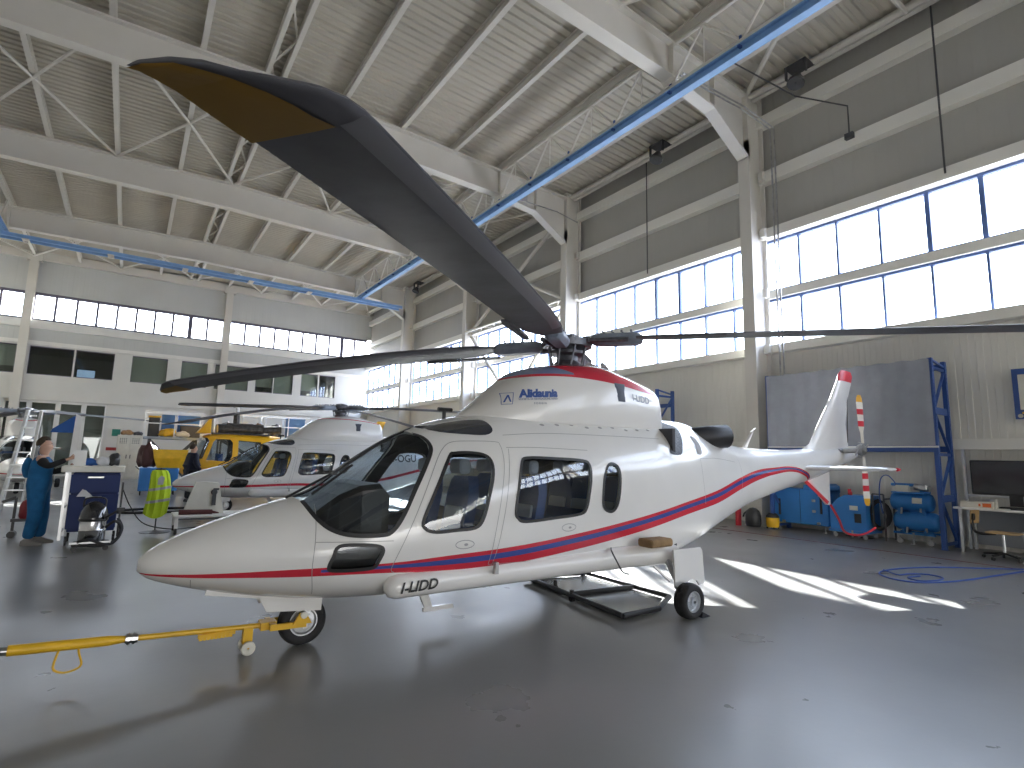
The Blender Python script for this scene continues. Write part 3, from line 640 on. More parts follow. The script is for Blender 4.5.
    for r in (.44, .55, .66, .77):
        b.cyl(P(r, .05, .08), P(r, .05, .105), .014, n=6); b.cyl(P(r, -.05, .08), P(r, -.05, .105), .014, n=6)
    b.cyl(P(.25, -.12, -.02), P(.75, -.15, -.03), .028, n=8); b.cyl(P(.2, -.1, -.02), P(.3, -.13, -.02), .04, n=8)
    b.build('damper', hubm, go)
    return o
def wheel_part(root, o, c, r, w, nrm=1):
    """wheel with tyre; axle along y"""
    m = MB(o); R0 = r*.56
    m.lathe([(R0*.15, -w*.48), (R0*.45, -w*.46), (R0*.5, -w*.3), (R0*.85, -w*.28), (R0*.95, -w*.42), (R0*1.05, -w*.42), (R0*1.02, w*.42), (R0*.85, w*.28), (R0*.5, w*.3), (R0*.3, w*.46), (R0*.1, w*.46)], c, (0, 1, 0), 28)
    for k in range(8):
        a = k*math.pi/4; m.cyl((c[0]+R0*.66*math.cos(a), c[1]-w*.38, c[2]+R0*.66*math.sin(a)), (c[0]+R0*.66*math.cos(a), c[1]-w*.24, c[2]+R0*.66*math.sin(a)), R0*.07, n=6)
    wo = m.build('wheel', alu, root, smooth=True)
    t = MB(o); t.lathe([(R0, -w*.40), (r*.72, -w*.52), (r*.86, -w*.5), (r*.95, -w*.38), (r*.99, -w*.2), (r*.985, -w*.17), (r*.985, -w*.13), (r, -w*.1), (r, -w*.02), (r*.985, 0), (r, w*.02), (r, w*.1), (r*.985, w*.13), (r*.985, w*.17), (r*.99, w*.2), (r*.95, w*.38), (r*.86, w*.5), (r*.72, w*.52), (R0, w*.40)], c, (0, 1, 0), 40)
    t.build('tyre', tredm, wo, smooth=True, angle=60)
    return wo
def helicopter(label, loc, rz, livm, cowlm, texts, blades, full=True, group=None):
    o = (MX, 0, 0); t = thing('helicopter', label, 'helicopter', loc, rz, group)
    # ---- fuselage shell with window openings
    xs = []; x = .14
    while x < 11.75: xs.append(x); x += (.03 if x < .5 else .06 if x < 6.6 else .12)
    xs.append(11.75)
    mb = MB(o); NR = 72; mb.loft([secring(x, NR) for x in xs]); 
    mb.cur = 1; xi = [x for x in xs if .3 < x < 6.0]; mb.loft([secring(x, NR, inset=.035) for x in xi])
    fo = mb.build('fuselage', [livm, lining], t)
    # make the inner skin face inward
    bm = bmesh.new(); bm.from_mesh(fo.data); inner = [f for f in bm.faces if f.material_index == 1]; bmesh.ops.recalc_face_normals(bm, faces=inner); bmesh.ops.reverse_faces(bm, faces=inner); bm.to_mesh(fo.data); bm.free()
    cut = MB(o)
    for P in (WIND, closed(CHIN), closed(W1), closed(W2), closed(W3)): cut.prism(P, -1.3, 1.3)
    co = cut.build('cutter', white, t)
    md = fo.modifiers.new('b', 'BOOLEAN'); md.operation = 'DIFFERENCE'; md.solver = 'EXACT'; md.object = co
    dg = bpy.context.evaluated_depsgraph_get(); dg.update(); nm = bpy.data.meshes.new_from_object(fo.evaluated_get(dg)); fo.modifiers.clear(); fo.data = nm; bpy.data.objects.remove(co)
    nm.polygons.foreach_set('use_smooth', [True]*len(nm.polygons)); nm.set_sharp_from_angle(angle=math.radians(32))
    # ---- glazing
    wl = [p for p in WIND if p[1] < 2 and p[0] <= 1.84]; wl.sort()
    def zlow(x):
        lowpts = [(1.18,1.24),(1.221,1.209),(1.276,1.10),(1.36,1.015),(1.471,.968),(1.6,.952),(1.755,.952),(1.835,.975),(1.92,1.08),(2.044,1.309),(2.16,1.50),(2.245,1.64)]
        return pchip([p[0] for p in lowpts], [p[1] for p in lowpts], x)
    g = MB(o); rows = []
    for i in range(24):
        x = 1.19+i*(2.235-1.19)/23; zt, zb, w, zc, ntp, nb = sect(x); zl = min(zlow(x), zt-.01); row = []
        N = 28
        # arc between the lower edge and the crown, both sides
        def ang(z):
            if z < zc: return -math.asin(min(1, ((zc-z)/(zc-zb))**(nb/2)))
            return math.asin(min(1, ((z-zc)/(zt-zc))**(ntp/2)))
        a0 = ang(zl)
        for k in range(N+1):
            a = a0+(math.pi-2*a0)*k/N; c, s = math.cos(a), math.sin(a); e = ntp if s > 0 else nb
            row.append((x, -(w-.006)*math.copysign(abs(c)**(2/e), c), zc+((zt-zc-.006) if s > 0 else zc-zb)*math.copysign(abs(s)**(2/e), s)))
        rows.append(row)
    g.loft(rows, False, False); g.build('windscreen', glass_h, t, smooth=True)
    p = MB(o); 
    for i in range(24):
        pass
    crown = [(x, 0, sect(x)[0]+.004) for x in [1.17+.045*i for i in range(25)]]
    p.loft([[(x, -.025, z-.02), (x, .025, z-.02), (x, .03, z), (x, -.03, z)] for x, _, z in crown]); p.build('windscreen_post', gasket, t)
    for sgn in (-1, 1):
        sd_ = MB(o); edge = [q for q in WIND if q[1] < 2.0][1:]; E = [(q.x, q.z) for q in catmull([(a, 0, b) for a, b in edge], 4)]
        ring(sd_, E, -.022, .012, .003, sgn, None, False); sd_.build('windscreen_seal', gasket, t)
        # black anti-glare roof edge above the screen
        for P, rr in ((W1, 1), (W2, 1), (W3, 1), (CHIN, 1)):
            C = closed(P); g = MB(o); patch(g, C, -.012, sgn); g.build('window', glass_h, t, smooth=True)
            g = MB(o); ring(g, C, -.016, .012, .004, sgn); g.build('window_seal', gasket, t)
        C = closed(ROOFW, 3); g = MB(o); patch(g, C, .004, sgn, 8); g.build('roof_window', mat('tinted_roof_glass', (.035, .04, .055), .12, coat=.5), t, smooth=True)
    # ---- seams and doors' handles
    for sgn in (-1, 1):
        s = MB(o)
        seam(s, [(1.877,.655),(1.85,.70),(1.95,.93),(2.12,1.29),(2.264,1.557),(2.36,1.68),(2.45,1.735),(2.6,1.75),(2.86,1.752),(2.905,1.716),(2.90,1.55),(2.849,1.30),(2.78,.95),(2.735,.66)], sgn=sgn)
        seam(s, [(2.772,.63),(2.83,.9),(2.90,1.25),(2.979,1.69)], sgn=sgn); seam(s, [(2.96,1.70),(3.3,1.71),(3.95,1.70)], sgn=sgn)
        seam(s, [(2.735,.655),(3.3,.645),(3.9,.66)], sgn=sgn); seam(s, [(1.30,1.19),(1.27,.95),(1.255,.7),(1.3,.5)], sgn=sgn); seam(s, [(1.27,.915),(1.5,.912),(1.85,.91)], sgn=sgn)
        seam(s, [(.47,.66),(.48,.6),(.5,.56)], sgn=sgn); seam(s, [(5.9,1.65),(6.35,1.66),(6.9,1.62)], sgn=sgn); seam(s, [(5.9,1.65),(5.86,1.4),(5.88,1.1)], sgn=sgn); seam(s, [(2.97,1.82),(3.5,1.86),(4.4,1.87),(5.2,1.87)], sgn=sgn); seam(s, [(7.0,1.86),(7.05,1.6),(7.0,1.2)], sgn=sgn)
        s.build('panel_seams', seamm, t)
        for hx, hz in ((2.47,.85),(3.62,.94)):
            h = MB(o); C = [(hx+.085*math.cos(a*math.pi/8)*(1.1 if math.cos(a*math.pi/8) > 0 else 1), hz+.036*math.sin(a*math.pi/8)) for a in range(16)]
            ring(h, C, -.004, .003, .004, sgn); patch(h, [(hx+.01+.02*math.cos(a*math.pi/4), hz+.012*math.sin(a*math.pi/4)) for a in range(8)], .012, sgn, 2); h.build('door_handle', mat('handle_grey', (.35, .35, .36), .4), t)
        # exhaust grille and small louvre on the shoulder
        h = MB(o); patch(h, closed([(5.42,2.02),(5.54,2.09),(5.66,2.10),(5.79,2.04),(5.72,1.92),(5.60,1.78),(5.50,1.69),(5.29,1.70),(5.35,1.80),(5.40,1.92)], 3), .004, sgn, 6); h.build('intake_grille', mat('grille_dark', (.05, .05, .055), .45, .3, bump=(80, .6)), t)
        h = MB(o); patch(h, closed([(5.93,1.93),(6.02,1.92),(6.03,1.8),(5.98,1.71),(5.88,1.71),(5.92,1.82)], 3), .004, sgn, 4); h.build('louvre', mat('louvre_grey', (.22, .20, .19), .5), t)
        if full:
            h = MB(o)
            for i in range(9): patch(h, [(3.5+i*.2+.03*math.cos(a*math.pi/4), 1.95+.012*math.sin(a*math.pi/4)+.01*(i % 3)) for a in range(8)], .003, sgn, 2)
            h.build('rivet_marks', seamm, t)
    # ---- cowling
    cm = MB(o); cx = []; x = 2.78
    while x < 5.45: cx.append(x); x += .06
    cx.append(5.46); cm.loft([secring(x, 56, SC) for x in cx]); cwl = cm.build('rotor_cowling', cowlm, t, smooth=True, angle=45)
    for sgn in (-1, 1):
        h = MB(o); patch(h, [(4.60,2.28),(4.575,2.50),(4.77,2.50),(4.72,2.28)], .006, sgn, 5, SC); h.build('air_intake', mat('intake_dark', (.06, .07, .10), .6), cwl)
    # engine deck behind the mast and exhausts
    for sgn in (-1, 1):
        e_ = MB(o); pr = [(.0, 0), (.13, .0), (.15, .05), (.15, .5), (.14, .52), (.125, .5), (.12, .1), (.0, .08)]
        d = Vector((.96, sgn*.30, .06)).normalized()
        a = Vector((6.15, sgn*.30, 1.93)); e_.lathe([(.10, 0), (.135, .1), (.15, .3), (.16, .62), (.15, .63), (.135, .6), (.12, .2), (.0, .18)], a, d, 20); e_.build('exhaust_pipe', mat('exhaust_black', (.03, .03, .033), .5, .5), t, smooth=True, angle=50)
    # ---- fins
    f = MB(o)
    def foil(xl, xt, y, z, th, ax='z'):
        r = []
        for u, tt in ((0, 0), (.05, .5), (.2, .95), (.4, 1), (.7, .6), (1, .06)): r.append((xl+(xt-xl)*u, y+th*tt, z) if ax == 'z' else (xl+(xt-xl)*u, y, z+th*tt))
        for u, tt in ((.7, .6), (.4, 1), (.2, .95), (.05, .5)): r.append((xl+(xt-xl)*u, y-th*tt, z) if ax == 'z' else (xl+(xt-xl)*u, y, z-th*tt))
        return r
    f.loft([foil(9.45, 11.5, 0, 1.78, .10), foil(9.95, 11.45, 0, 1.98, .075), foil(10.35, 11.38, 0, 2.4, .07), foil(10.8, 11.5, 0, 2.85, .06), foil(11.12, 11.72, 0, 3.24, .05)]); fin = f.build('tail_fin', hw, t, smooth=True, angle=50)
    f = MB(o); f.loft([foil(11.12, 11.72, 0, 3.24, .052), foil(11.2, 11.78, 0, 3.38, .05), foil(11.3, 11.72, 0, 3.46, .03)]); tag(f.build('fin_tip', redm, fin, smooth=True, angle=50), 'red fin tip')
    f = MB(o); f.cyl((11.42, 0, 2.05), (11.5, 0, 2.95), .008, n=6); f.build('antenna', blackp, fin)
    f = MB(o); f.loft([foil(9.55, 10.65, 0, 1.5, .06), foil(10.0, 10.62, 0, 1.2, .045), foil(10.42, 10.62, 0, .9, .02)]); vf = f.build('ventral_fin', hw, t, smooth=True, angle=50)
    f = MB(o)
    f.loft([[(9.42+k*1.03+dx, -.07+k*.03, 1.44-k*.5+dz) for dx, dz in ((-.03, 0), (.03, .02), (.03, .015), (-.03, -.03))] for k in (0, .3, .6, 1)]); tag(f.build('fin_stripe', redm, vf), 'red stripe')
    for sgn in (-1, 1):
        f = MB(o); f.loft([foil(9.32, 9.95, sgn*.1, 1.56, .045, 'y'), foil(9.36, 9.92, sgn*1.3, 1.565, .035, 'y'), foil(9.42, 9.85, sgn*1.4, 1.565, .02, 'y')]); so_ = f.build('stabiliser', hw, t, smooth=True, angle=50)
        f = MB(o); f.loft([foil(9.8, 9.9, sgn*1.385, 1.565, .03, 'y'), foil(9.8, 9.9, sgn*1.42, 1.565, .02, 'y')]); f.build('tip_light', redm, so_)
    # ---- tail rotor on the left side
    tr = MB(o); c = (10.97, -.42, 1.90)
    tr.cyl((10.97, -.05, 1.88), (10.97, -.5, 1.9), .05, n=12); tr.cyl((10.85, -.08, 1.87), (11.15, -.08, 1.87), .045, n=12); tr.lathe([(.02, -.07), (.09, -.05), (.11, 0), (.09, .05), (.03, .07)], c, (0, 1, 0), 16)
    for dz in (-.13, .13): tr.cyl((10.87, -.42, 1.9+dz), (11.09, -.42, 1.9+dz), .012, n=6)
    for dx in (-.1, .1): tr.cyl((10.97+dx, -.36, 1.8), (10.97+dx, -.5, 2.0), .015, n=6)
    tro = tr.build('tail_rotor_hub', steel, t, smooth=True, angle=40)
    stripes = bpy.data.materials.get('tail_blade_paint')
    if not stripes:
        stripes = bpy.data.materials.new('tail_blade_paint'); stripes.use_nodes = True; nt = stripes.node_tree; b = nt.nodes['Principled BSDF']; b.inputs['Roughness'].default_value = .4
        tc = nt.nodes.new('ShaderNodeTexCoord'); sp = nt.nodes.new('ShaderNodeSeparateXYZ'); ab = nt.nodes.new('ShaderNodeMath'); ab.operation = 'ABSOLUTE'; r = nt.nodes.new('ShaderNodeValToRGB')
        su = nt.nodes.new('ShaderNodeMath'); su.operation = 'SUBTRACT'; su.inputs[1].default_value = 1.9
        nt.links.new(tc.outputs['Object'], sp.inputs[0]); nt.links.new(sp.outputs['Z'], su.inputs[0]); nt.links.new(su.outputs[0], ab.inputs[0]); nt.links.new(ab.outputs[0], r.inputs[0]); nt.links.new(r.outputs[0], b.inputs['Base Color'])
        r.color_ramp.interpolation = 'CONSTANT'; E = r.color_ramp.elements; E[0].color = (.72, .70, .62, 1); E[1].position = .42; E[1].color = (.62, .03, .05, 1)
        for p_, c_ in ((.52, (.78, .76, .70, 1)), (.64, (.62, .03, .05, 1)), (.74, (.78, .76, .70, 1)), (.87, (.80, .42, .03, 1))): k = E.new(p_); k.color = c_
    for s in (-1, 1):
        b = MB(o); rows = []
        for r_, lw, tw in ((.12, .02, -.02), (.3, .03, -.03), (.42, .11, -.09), (.85, .12, -.105), (.95, .10, -.08), (1.0, .03, -.03)):
            z = 1.9+s*r_; xx = 10.97-.035*s*r_*1.2
            rows.append([(xx+lw*.9*1, -.44-.02, z), (xx+lw*.3, -.44-.035, z), (xx+tw, -.44-.0, z), (xx+lw*.3, -.44-.01, z)])
        b.loft(rows); b.build('tail_rotor_blade', stripes, tro, smooth=True, angle=30)
    # ---- main rotor hub and blades
    hub = (0, 0, 2.98); h = MB(o)
    h.lathe([(.20, 2.66), (.17, 2.74), (.13, 2.78), (.13, 2.84), (.22, 2.86), (.22, 2.89), (.12, 2.9), (.11, 2.94), (.3, 2.945), (.31, 3.02), (.18, 3.03), (.16, 3.08), (.07, 3.1), (.0, 3.11)], (MX, 0, 0), (0, 0, 1), 24)
    for k in range(8):
        a = k*math.pi/4+.3; h.cyl((MX+.2*math.cos(a), .2*math.sin(a), 2.72), (MX+.24*math.cos(a+.2), .24*math.sin(a+.2), 2.96), .014, n=6)
        h.cyl((MX+.26*math.cos(a), .26*math.sin(a), 2.95), (MX+.26*math.cos(a), .26*math.sin(a), 3.06), .03, n=8)
    h.build('rotor_hub', hubm, t, smooth=True, angle=35)
    for a, d, z in blades: build_blade('rotor_blade', t, (0, 0, 2.98), a-math.degrees(rz) if False else a, d, z0=z)
    # ---- landing gear
    n = MB(o); n.loft([[(x, -.2, zb_), (x, .2, zb_), (x, .24, .50), (x, -.24, .50)] for x, zb_ in ((.62, .47), (.72, .40), (1.35, .33), (1.62, .40))]) if False else None
    for sgn in (-1, 1):
        d = MB(o); d.prism([(.60, .58), (.58, .52), (.97, .45), (1.03, .34), (1.46, .30), (1.47, .50)], sgn*.15, sgn*.165); d.build('nose_gear_door', hw, t)
    ng = MB(o); ng.cyl((1.33, 0, .5), (1.35, 0, .36), .05, n=12); ng.cyl((1.35, 0, .38), (1.35, 0, .3), .035, n=12)
    ng.box((1.29, -.085, .28), (1.40, .085, .33)); 
    for s in (-1, 1): ng.bar((1.345, s*.085, .31), (1.36, s*.085, .15), .02, .04, (1, 0, 0))
    ng.build('nose_gear_leg', hw, t); wheel_part(t, o, (1.355, 0, .195), .195, .13)
    for sgn in (-1, 1):
        sp_ = MB(o); rows = []
        for x, r_, zc_, yy in ((1.80, .02, .535, .66), (1.84, .08, .54, .665), (1.9, .098, .54, .668), (2.3, .102, .55, .675), (3.2, .108, .56, .69), (4.0, .112, .575, .73), (4.45, .112, .595, .81), (4.9, .105, .605, .93), (5.02, .095, .605, .97), (5.05, .02, .605, .98)):
            rows.append([(x, sgn*(yy+r_*.9*math.cos(a*math.pi/10)), zc_+r_*math.sin(a*math.pi/10)) for a in range(20)])
        sp_.loft(rows); spo = sp_.build('gear_sponson', hw, t, smooth=True, angle=50)
        dr = MB(o); dr.prism([(4.82, .68), (4.84, .30), (4.87, .27), (4.95, .26), (5.00, .32), (5.1, .36), (5.2, .33), (5.24, .28), (5.31, .29), (5.33, .33), (5.30, .64), (5.27, .68)], sgn*1.10, sgn*1.12)
        dr.build('gear_door', hw, t); 
        lg = MB(o); lg.cyl((4.86, sgn*.95, .62), (4.95, sgn*1.12, .24), .035, n=10); lg.cyl((4.98, sgn*1.0, .6), (4.93, sgn*1.12, .2), .02, n=8); lg.cyl((4.92, sgn*1.08, .185), (4.92, sgn*1.24, .185), .03, n=10); lg.cyl((4.7, sgn*.95, .5), (4.84, sgn*1.05, .35), .015, n=6)
        lg.build('main_gear_leg', steel, t); wheel_part(t, o, (4.92, sgn*1.225, .18), .18, .15)
    # ---- antennas, steps, lights
    a = MB(o); a.loft([[(2.36+k*.12, -.05-w_, .40-k*.25), (2.46+k*.1, -.05-w_, .40-k*.25), (2.46+k*.1, -.05+w_, .40-k*.25), (2.36+k*.12, -.05+w_, .40-k*.25)] for k, w_ in ((0, .02), (1, .015))]); a.box((2.46, -.07, .125), (2.78, -.03, .165)); a.build('belly_antenna', hw, t)
    a = MB(o); a.cyl((2.63, 0, 1.97), (2.63, 0, 2.07), .02, n=8); a.cyl((2.56, 0, 2.08), (2.72, 0, 2.08), .02, n=8); a.build('roof_antenna', blackp, t)
    a = MB(o); a.loft([[(7.9+k*.28, -.02, 1.83+k*.3), (7.98+k*.22, -.02, 1.83+k*.3), (7.98+k*.22, .02, 1.83+k*.3), (7.9+k*.28, .02, 1.83+k*.3)] for k in (0, 1)]); a.cyl((8.15, 0, 2.1), (8.28, 0, 2.17), .012, n=6); a.build('boom_antenna', hw, t)
    a = MB(o); a.tube([(1.12, -.12, 1.23), (1.18, -.16, 1.27), (1.5, -.24, 1.46), (1.85, -.27, 1.70), (1.98, -.3, 1.76)], .011, 6); a.box((1.45, -.24, 1.42), (1.5, -.16, 1.46)); a.cyl((1.30, -.22, 1.26), (1.62, -.26, 1.51), .012, n=6); a.build('wiper', blackp, t)
    for sgn in (-1, 1):
        a = MB(o); a.prism([(2.76, .58), (2.80, .58), (2.80, .68), (2.77, .68)], sgn*.79, sgn*.83); a.build('latch', mat('latch_grey', (.4, .4, .4), .4, .5), t)
    # ---- cabin inside
    c = MB(o); c.box((1.7, -.5, .52), (5.4, .5, .56)); c.build('cabin_floor', lining, t)
    c = MB(o); c.loft([[(x, -w_, .75), (x, w_, .75), (x, w_, z_-.04), (x, w_*.85, z_), (x, -w_*.85, z_), (x, -w_, z_-.04)] for x, w_, z_ in ((1.24, .26, 1.0), (1.32, .33, 1.12), (1.48, .43, 1.26), (1.64, .50, 1.34), (1.80, .54, 1.36), (1.86, .54, 1.30))]); c.prism([(1.5, .5), (1.5, 1.0), (1.85, 1.0), (2.0, .75), (2.0, .5)], -.14, .14); c.build('instrument_panel', blackp, t)
    c = MB(o); c.box((5.35, -.7, .5), (5.4, .7, 2.0)); c.box((2.83, -.7, .5), (2.86, .7, .95)); c.build('bulkhead', lining, t)
    for sx, sy, mm in ((2.38, -.36, seatb), (2.38, .36, seatb), (3.15, -.42, seatb), (3.15, .0, seatb), (3.15, .42, seatb), (4.3, -.42, seatb), (4.3, 0, seatb), (4.3, .42, seatb)):
        c = MB(o); w_ = .21; f_ = 1
        c.rbox((sx-.22, sy-w_, .75), (sx+.22, sy+w_, .88), .06, axis=2)
        c.loft([[(sx+.18+dx, sy-w_*k, z), (sx+.18+dx, sy+w_*k, z), (sx+.30+dx, sy+w_*k*.9, z), (sx+.30+dx, sy-w_*k*.9, z)] for z, dx, k in ((.82, 0, .95), (.9, .0, 1), (1.25, .06, 1), (1.38, .08, .8), (1.42, .09, .6))]); c.box((sx-.15, sy-.15, .56), (sx+.2, sy+.15, .75))
        so_ = c.build('seat', seatb, t, smooth=True, angle=30)
        c = MB(o); c.loft([[(sx+.155+dx, sy-w_*k*.7, z), (sx+.155+dx, sy+w_*k*.7, z), (sx+.185+dx, sy+w_*k*.7, z), (sx+.185+dx, sy-w_*k*.7, z)] for z, dx, k in ((1.02, .02, 1), (1.12, .035, 1), (1.14, .04, .9))]); c.rbox((sx+.2, sy-.11, 1.44), (sx+.32, sy+.11, 1.58), .04, axis=1); tag(c.build('seat_cover', seatw, so_), 'pale seat cover and headrest')
    for f_ in texts: f_(t, o, cwl, spo)
    return t
zc_main = [(0.14,.70),(.4,.689),(.8,.687),(1.1,.688),(1.75,.694),(2.4,.695),(2.9,.712),(3.55,.772),(4.57,.905),(5.56,1.078),(6.28,1.19),(7.0,1.335),(7.65,1.44),(8.25,1.50),(8.85,1.53),(9.3,1.47),(9.6,1.36)]
th_main = [(0.14,.004),(.4,.012),(.8,.021),(1.1,.029),(1.75,.038),(2.7,.08),(3.55,.08),(4.57,.077),(5.56,.073),(6.28,.08),(7.0,.08),(7.65,.072),(8.25,.052),(8.85,.042),(9.4,.04),(9.62,.03),(9.66,.0001),(11.9,.0001)]
liv1 = livery('livery_red_blue', zc_main, th_main, 'tri')
zc2 = [(0.14,.70),(.8,.70),(1.75,.72),(2.9,.76),(3.6,.75),(4.2,.77),(5.2,.86),(6.3,1.08),(7.0,1.22),(8.25,1.42),(9.6,1.55)]
th2 = [(0.14,.008),(.8,.02),(1.75,.03),(2.9,.032),(4.0,.034),(5.56,.04),(7.0,.04),(8.25,.03),(9.6,.002),(11.9,.0001)]
liv2 = livery('livery_thin_red', zc2, th2, 'one')
cowl1 = cowl_mat('cowling_red_cap', dict(edge=[(2.5, 2.44), (3.3, 2.46), (3.8, 2.50), (4.2, 2.505), (4.6, 2.485), (5.2, 2.43), (6, 2.34)], front=True))
cowl2 = cowl_mat('cowling_red_line', dict(edge=[(2.5, 2.6), (3.4, 2.56), (3.8, 2.60), (4.8, 2.58), (6, 2.40)], thin=.02))
txb = mat('letter_blue', (.05, .11, .36), .5); txk = mat('letter_black', (.02, .02, .022), .5); txg = mat('letter_grey', (.3, .32, .38), .5)
def tx_main(t, o, cwl, spo):
    map_text('company_name', 'Alidaunia', .118, 3.30, 2.232, math.radians(4.5), txb, cwl, o, SC, shear=.25, bold=.006, spacing=.95)
    map_text('company_line', 'SOCIETA DI NAVIGAZIONE AEREA', .028, 3.285, 2.200, math.radians(4.5), txg, cwl, o, SC, bold=.0012)
    map_text('company_town', 'F O G G I A', .028, 3.44, 2.165, math.radians(4.5), txg, cwl, o, SC, bold=.0012)
    # framed emblem: a slanted A shape
    b = MB(o); A = lambda u, v: (3.187+u*.105+v*.04, 2.215+v*.13+u*.008)
    for q in ([(-.5,-.5),(.5,-.5),(.5,-.46),(-.5,-.46)], [(-.5,.46),(.5,.46),(.5,.5),(-.5,.5)], [(-.5,-.5),(-.46,-.5),(-.46,.5),(-.5,.5)], [(.46,-.5),(.5,-.5),(.5,.5),(.46,.5)],
              [(-.36,-.32),(-.2,-.32),(.12,.3),(-.02,.3)], [(.12,.3),(-.02,.3),(.1,-.05),(.22,-.3),(.36,-.3)]):
        patch(b, [A(*p) for p in q], .006, -1, 3, SC)
    b.build('company_emblem', txb, cwl)
    map_text('registration', 'I-LIDD', .115, 4.86, 2.315, math.radians(-4), txg, cwl, o, SC, bold=.002)
    def ysp(X, Z): 
        r_ = .098+.01*(X-1.9); dz = max(-.98, min(.98, (Z-.541-.02*(X-1.9))/r_)); return -(.668+.0176*(X-1.9)+r_*.9*math.sqrt(1-dz*dz))-.014
    map_text('registration', 'I-LIDD', .115, 1.90, .503, math.radians(2), txk, spo, o, yfun=ysp, shear=.3, bold=.003)
def tx_two(t, o, cwl, spo):
    map_text('registration', 'N-OGU', .30, 5.52, 1.40, math.radians(1), txk, t, o, bold=.006)
H1 = helicopter('large white helicopter in front with red and blue stripe, red-capped rotor cowling and towbar', (MX, 5, 0), 0, liv1, cowl1, [tx_main],
    [(219.75, .27, 2.95), (139.75, .60, 2.97), (307, .10, 3.03), (37, .42, 2.97)])
H2 = helicopter('white helicopter parked behind the large one, thin red stripe and thin red cowling line', (5.15, 16.4, 0), 0, liv2, cowl2, [tx_two],
    [(215.25, .84, 2.97), (139.5, -.05, 2.97), (300, .3, 2.97), (40, .3, 2.97)], full=False)

# ================================================================ AROUND THE LARGE HELICOPTER
def part(parent, o, name, m, fn, label=None, **k):
    b = MB(o); fn(b); x = b.build(name, m, parent, **k)
    if label: x['label'] = label
    return x
# towbar
O = (1.2, 5, .2); t = thing('towbar', 'long yellow aircraft towbar hooked to the nose wheel of the large helicopter', 'towbar', O)
jn = Vector((1.12, 5, .195)); dr_ = Vector((-1.67, -.05, .085)); pt = lambda k: tuple(jn+dr_*k)
part(t, O, 'thin_tube', yellow, lambda b: b.cyl(pt(0), pt(.62), .02, n=10), smooth=True)
part(t, O, 'thick_tube', yellow, lambda b: (b.cyl(pt(.60), pt(.66), .022, .034, n=14), b.cyl(pt(.66), pt(.98), .034, n=14)), smooth=True)
part(t, O, 'grey_tube', steel, lambda b: b.cyl(pt(.97), pt(1.7), .028, n=12), smooth=True)
part(t, O, 'coupling', steel, lambda b: (b.cyl(pt(.555), pt(.60), .032, n=10), b.cyl(pt(.565), pt(.575), .04, n=10), b.cyl(pt(.585), pt(.595), .04, n=10)))
part(t, O, 'handle_loop', yellow, lambda b: b.tube(catmull([(-.15, 4.96, .27), (-.14, 4.96, .2), (-.12, 4.96, .12), (-.16, 4.96, .09), (-.22, 4.96, .085), (-.27, 4.96, .12), (-.26, 4.96, .2), (-.24, 4.96, .27)], 4), .007, 6), smooth=True)
def rib(b):
    for k in range(9): b.cyl(pt(.30+k*.014), pt(.307+k*.014), .02, n=8) if False else b.box((.60-.0+k*.026-.011, 4.965, .155), (.60+k*.026+.011, 5.0, .195))
    b.box((.58, 4.97, .17), (.84, 4.99, .2))
part(t, O, 'spring_pack', yellow, rib)
def fork(b):
    b.box((1.02, 4.94, .17), (1.14, 5.06, .23))
    for s in (-1, 1): b.bar((1.1, 5+s*.10, .195), (1.36, 5+s*.12, .195), .025, .045); b.prism([(1.25, .20), (1.40, .20), (1.36, .27), (1.30, .29)], 5+s*.125-.012, 5+s*.125+.012)
    b.box((1.08, 4.88, .175), (1.12, 5.12, .225))
part(t, O, 'fork', yellow, fork)
part(t, O, 'fork_pin', offw, lambda b: b.cyl((1.33, 4.84, .275), (1.33, 4.88, .275), .028, n=14), smooth=True)
part(t, O, 'wheel_strut', yellow, lambda b: (b.box((.90, 4.97, .08), (.97, 5.03, .2)), b.cyl((.935, 4.92, .06), (.935, 5.08, .06), .01, n=6)))
for s in (-1, 1): part(t, O, 'support_wheel', offw, lambda b: b.lathe([(.01, -.018), (.035, -.02), (.05, -.016), (.055, 0), (.05, .016), (.035, .02), (.01, .018)], (.935, 5+s*.07, .055), (0, 1, 0), 18), smooth=True)
# low wheeled tray under the belly
O = (4.9, 4.9, 0); t = thing('wheeled_tray', 'low black tubular tray on castors lying on the floor between the main wheels', 'trolley', O)
cr = [(4.45, 5.95), (4.35, 4.35), (4.32, 4.02), (5.28, 4.02), (5.35, 5.75)]
TA, TB, TC, TD = (4.42, 5.95, .07), (4.20, 4.02, .07), (4.74, 4.02, .07), (5.30, 5.75, .07)
part(t, O, 'frame', blackp, lambda b: [b.cyl(p, q, .028, n=10) for p, q in ((TA, TB), (TB, TC), (TC, (5.25, 4.3, .07)), ((5.25, 4.3, .07), TD), (TD, TA), ((4.33, 4.95, .07), (5.28, 4.85, .07)))], smooth=True)
part(t, O, 'plate', mat('tray_plate', (.42, .42, .41), .18, .6), lambda b: b.add([(4.46, 5.88, .045), (4.26, 4.07, .045), (4.73, 4.07, .045), (5.2, 4.35, .045), (5.25, 5.7, .045)], [(0, 1, 2, 3, 4)]))
for x, y in ((4.5, 5.85), (5.2, 5.7), (4.30, 4.9), (4.47, 5.4)): part(t, O, 'castor', blackp, lambda b: (b.cyl((x-.02, y, .035), (x+.02, y, .035), .033, n=12), b.cyl((x, y, .05), (x, y, .13), .025, n=8)), smooth=True)
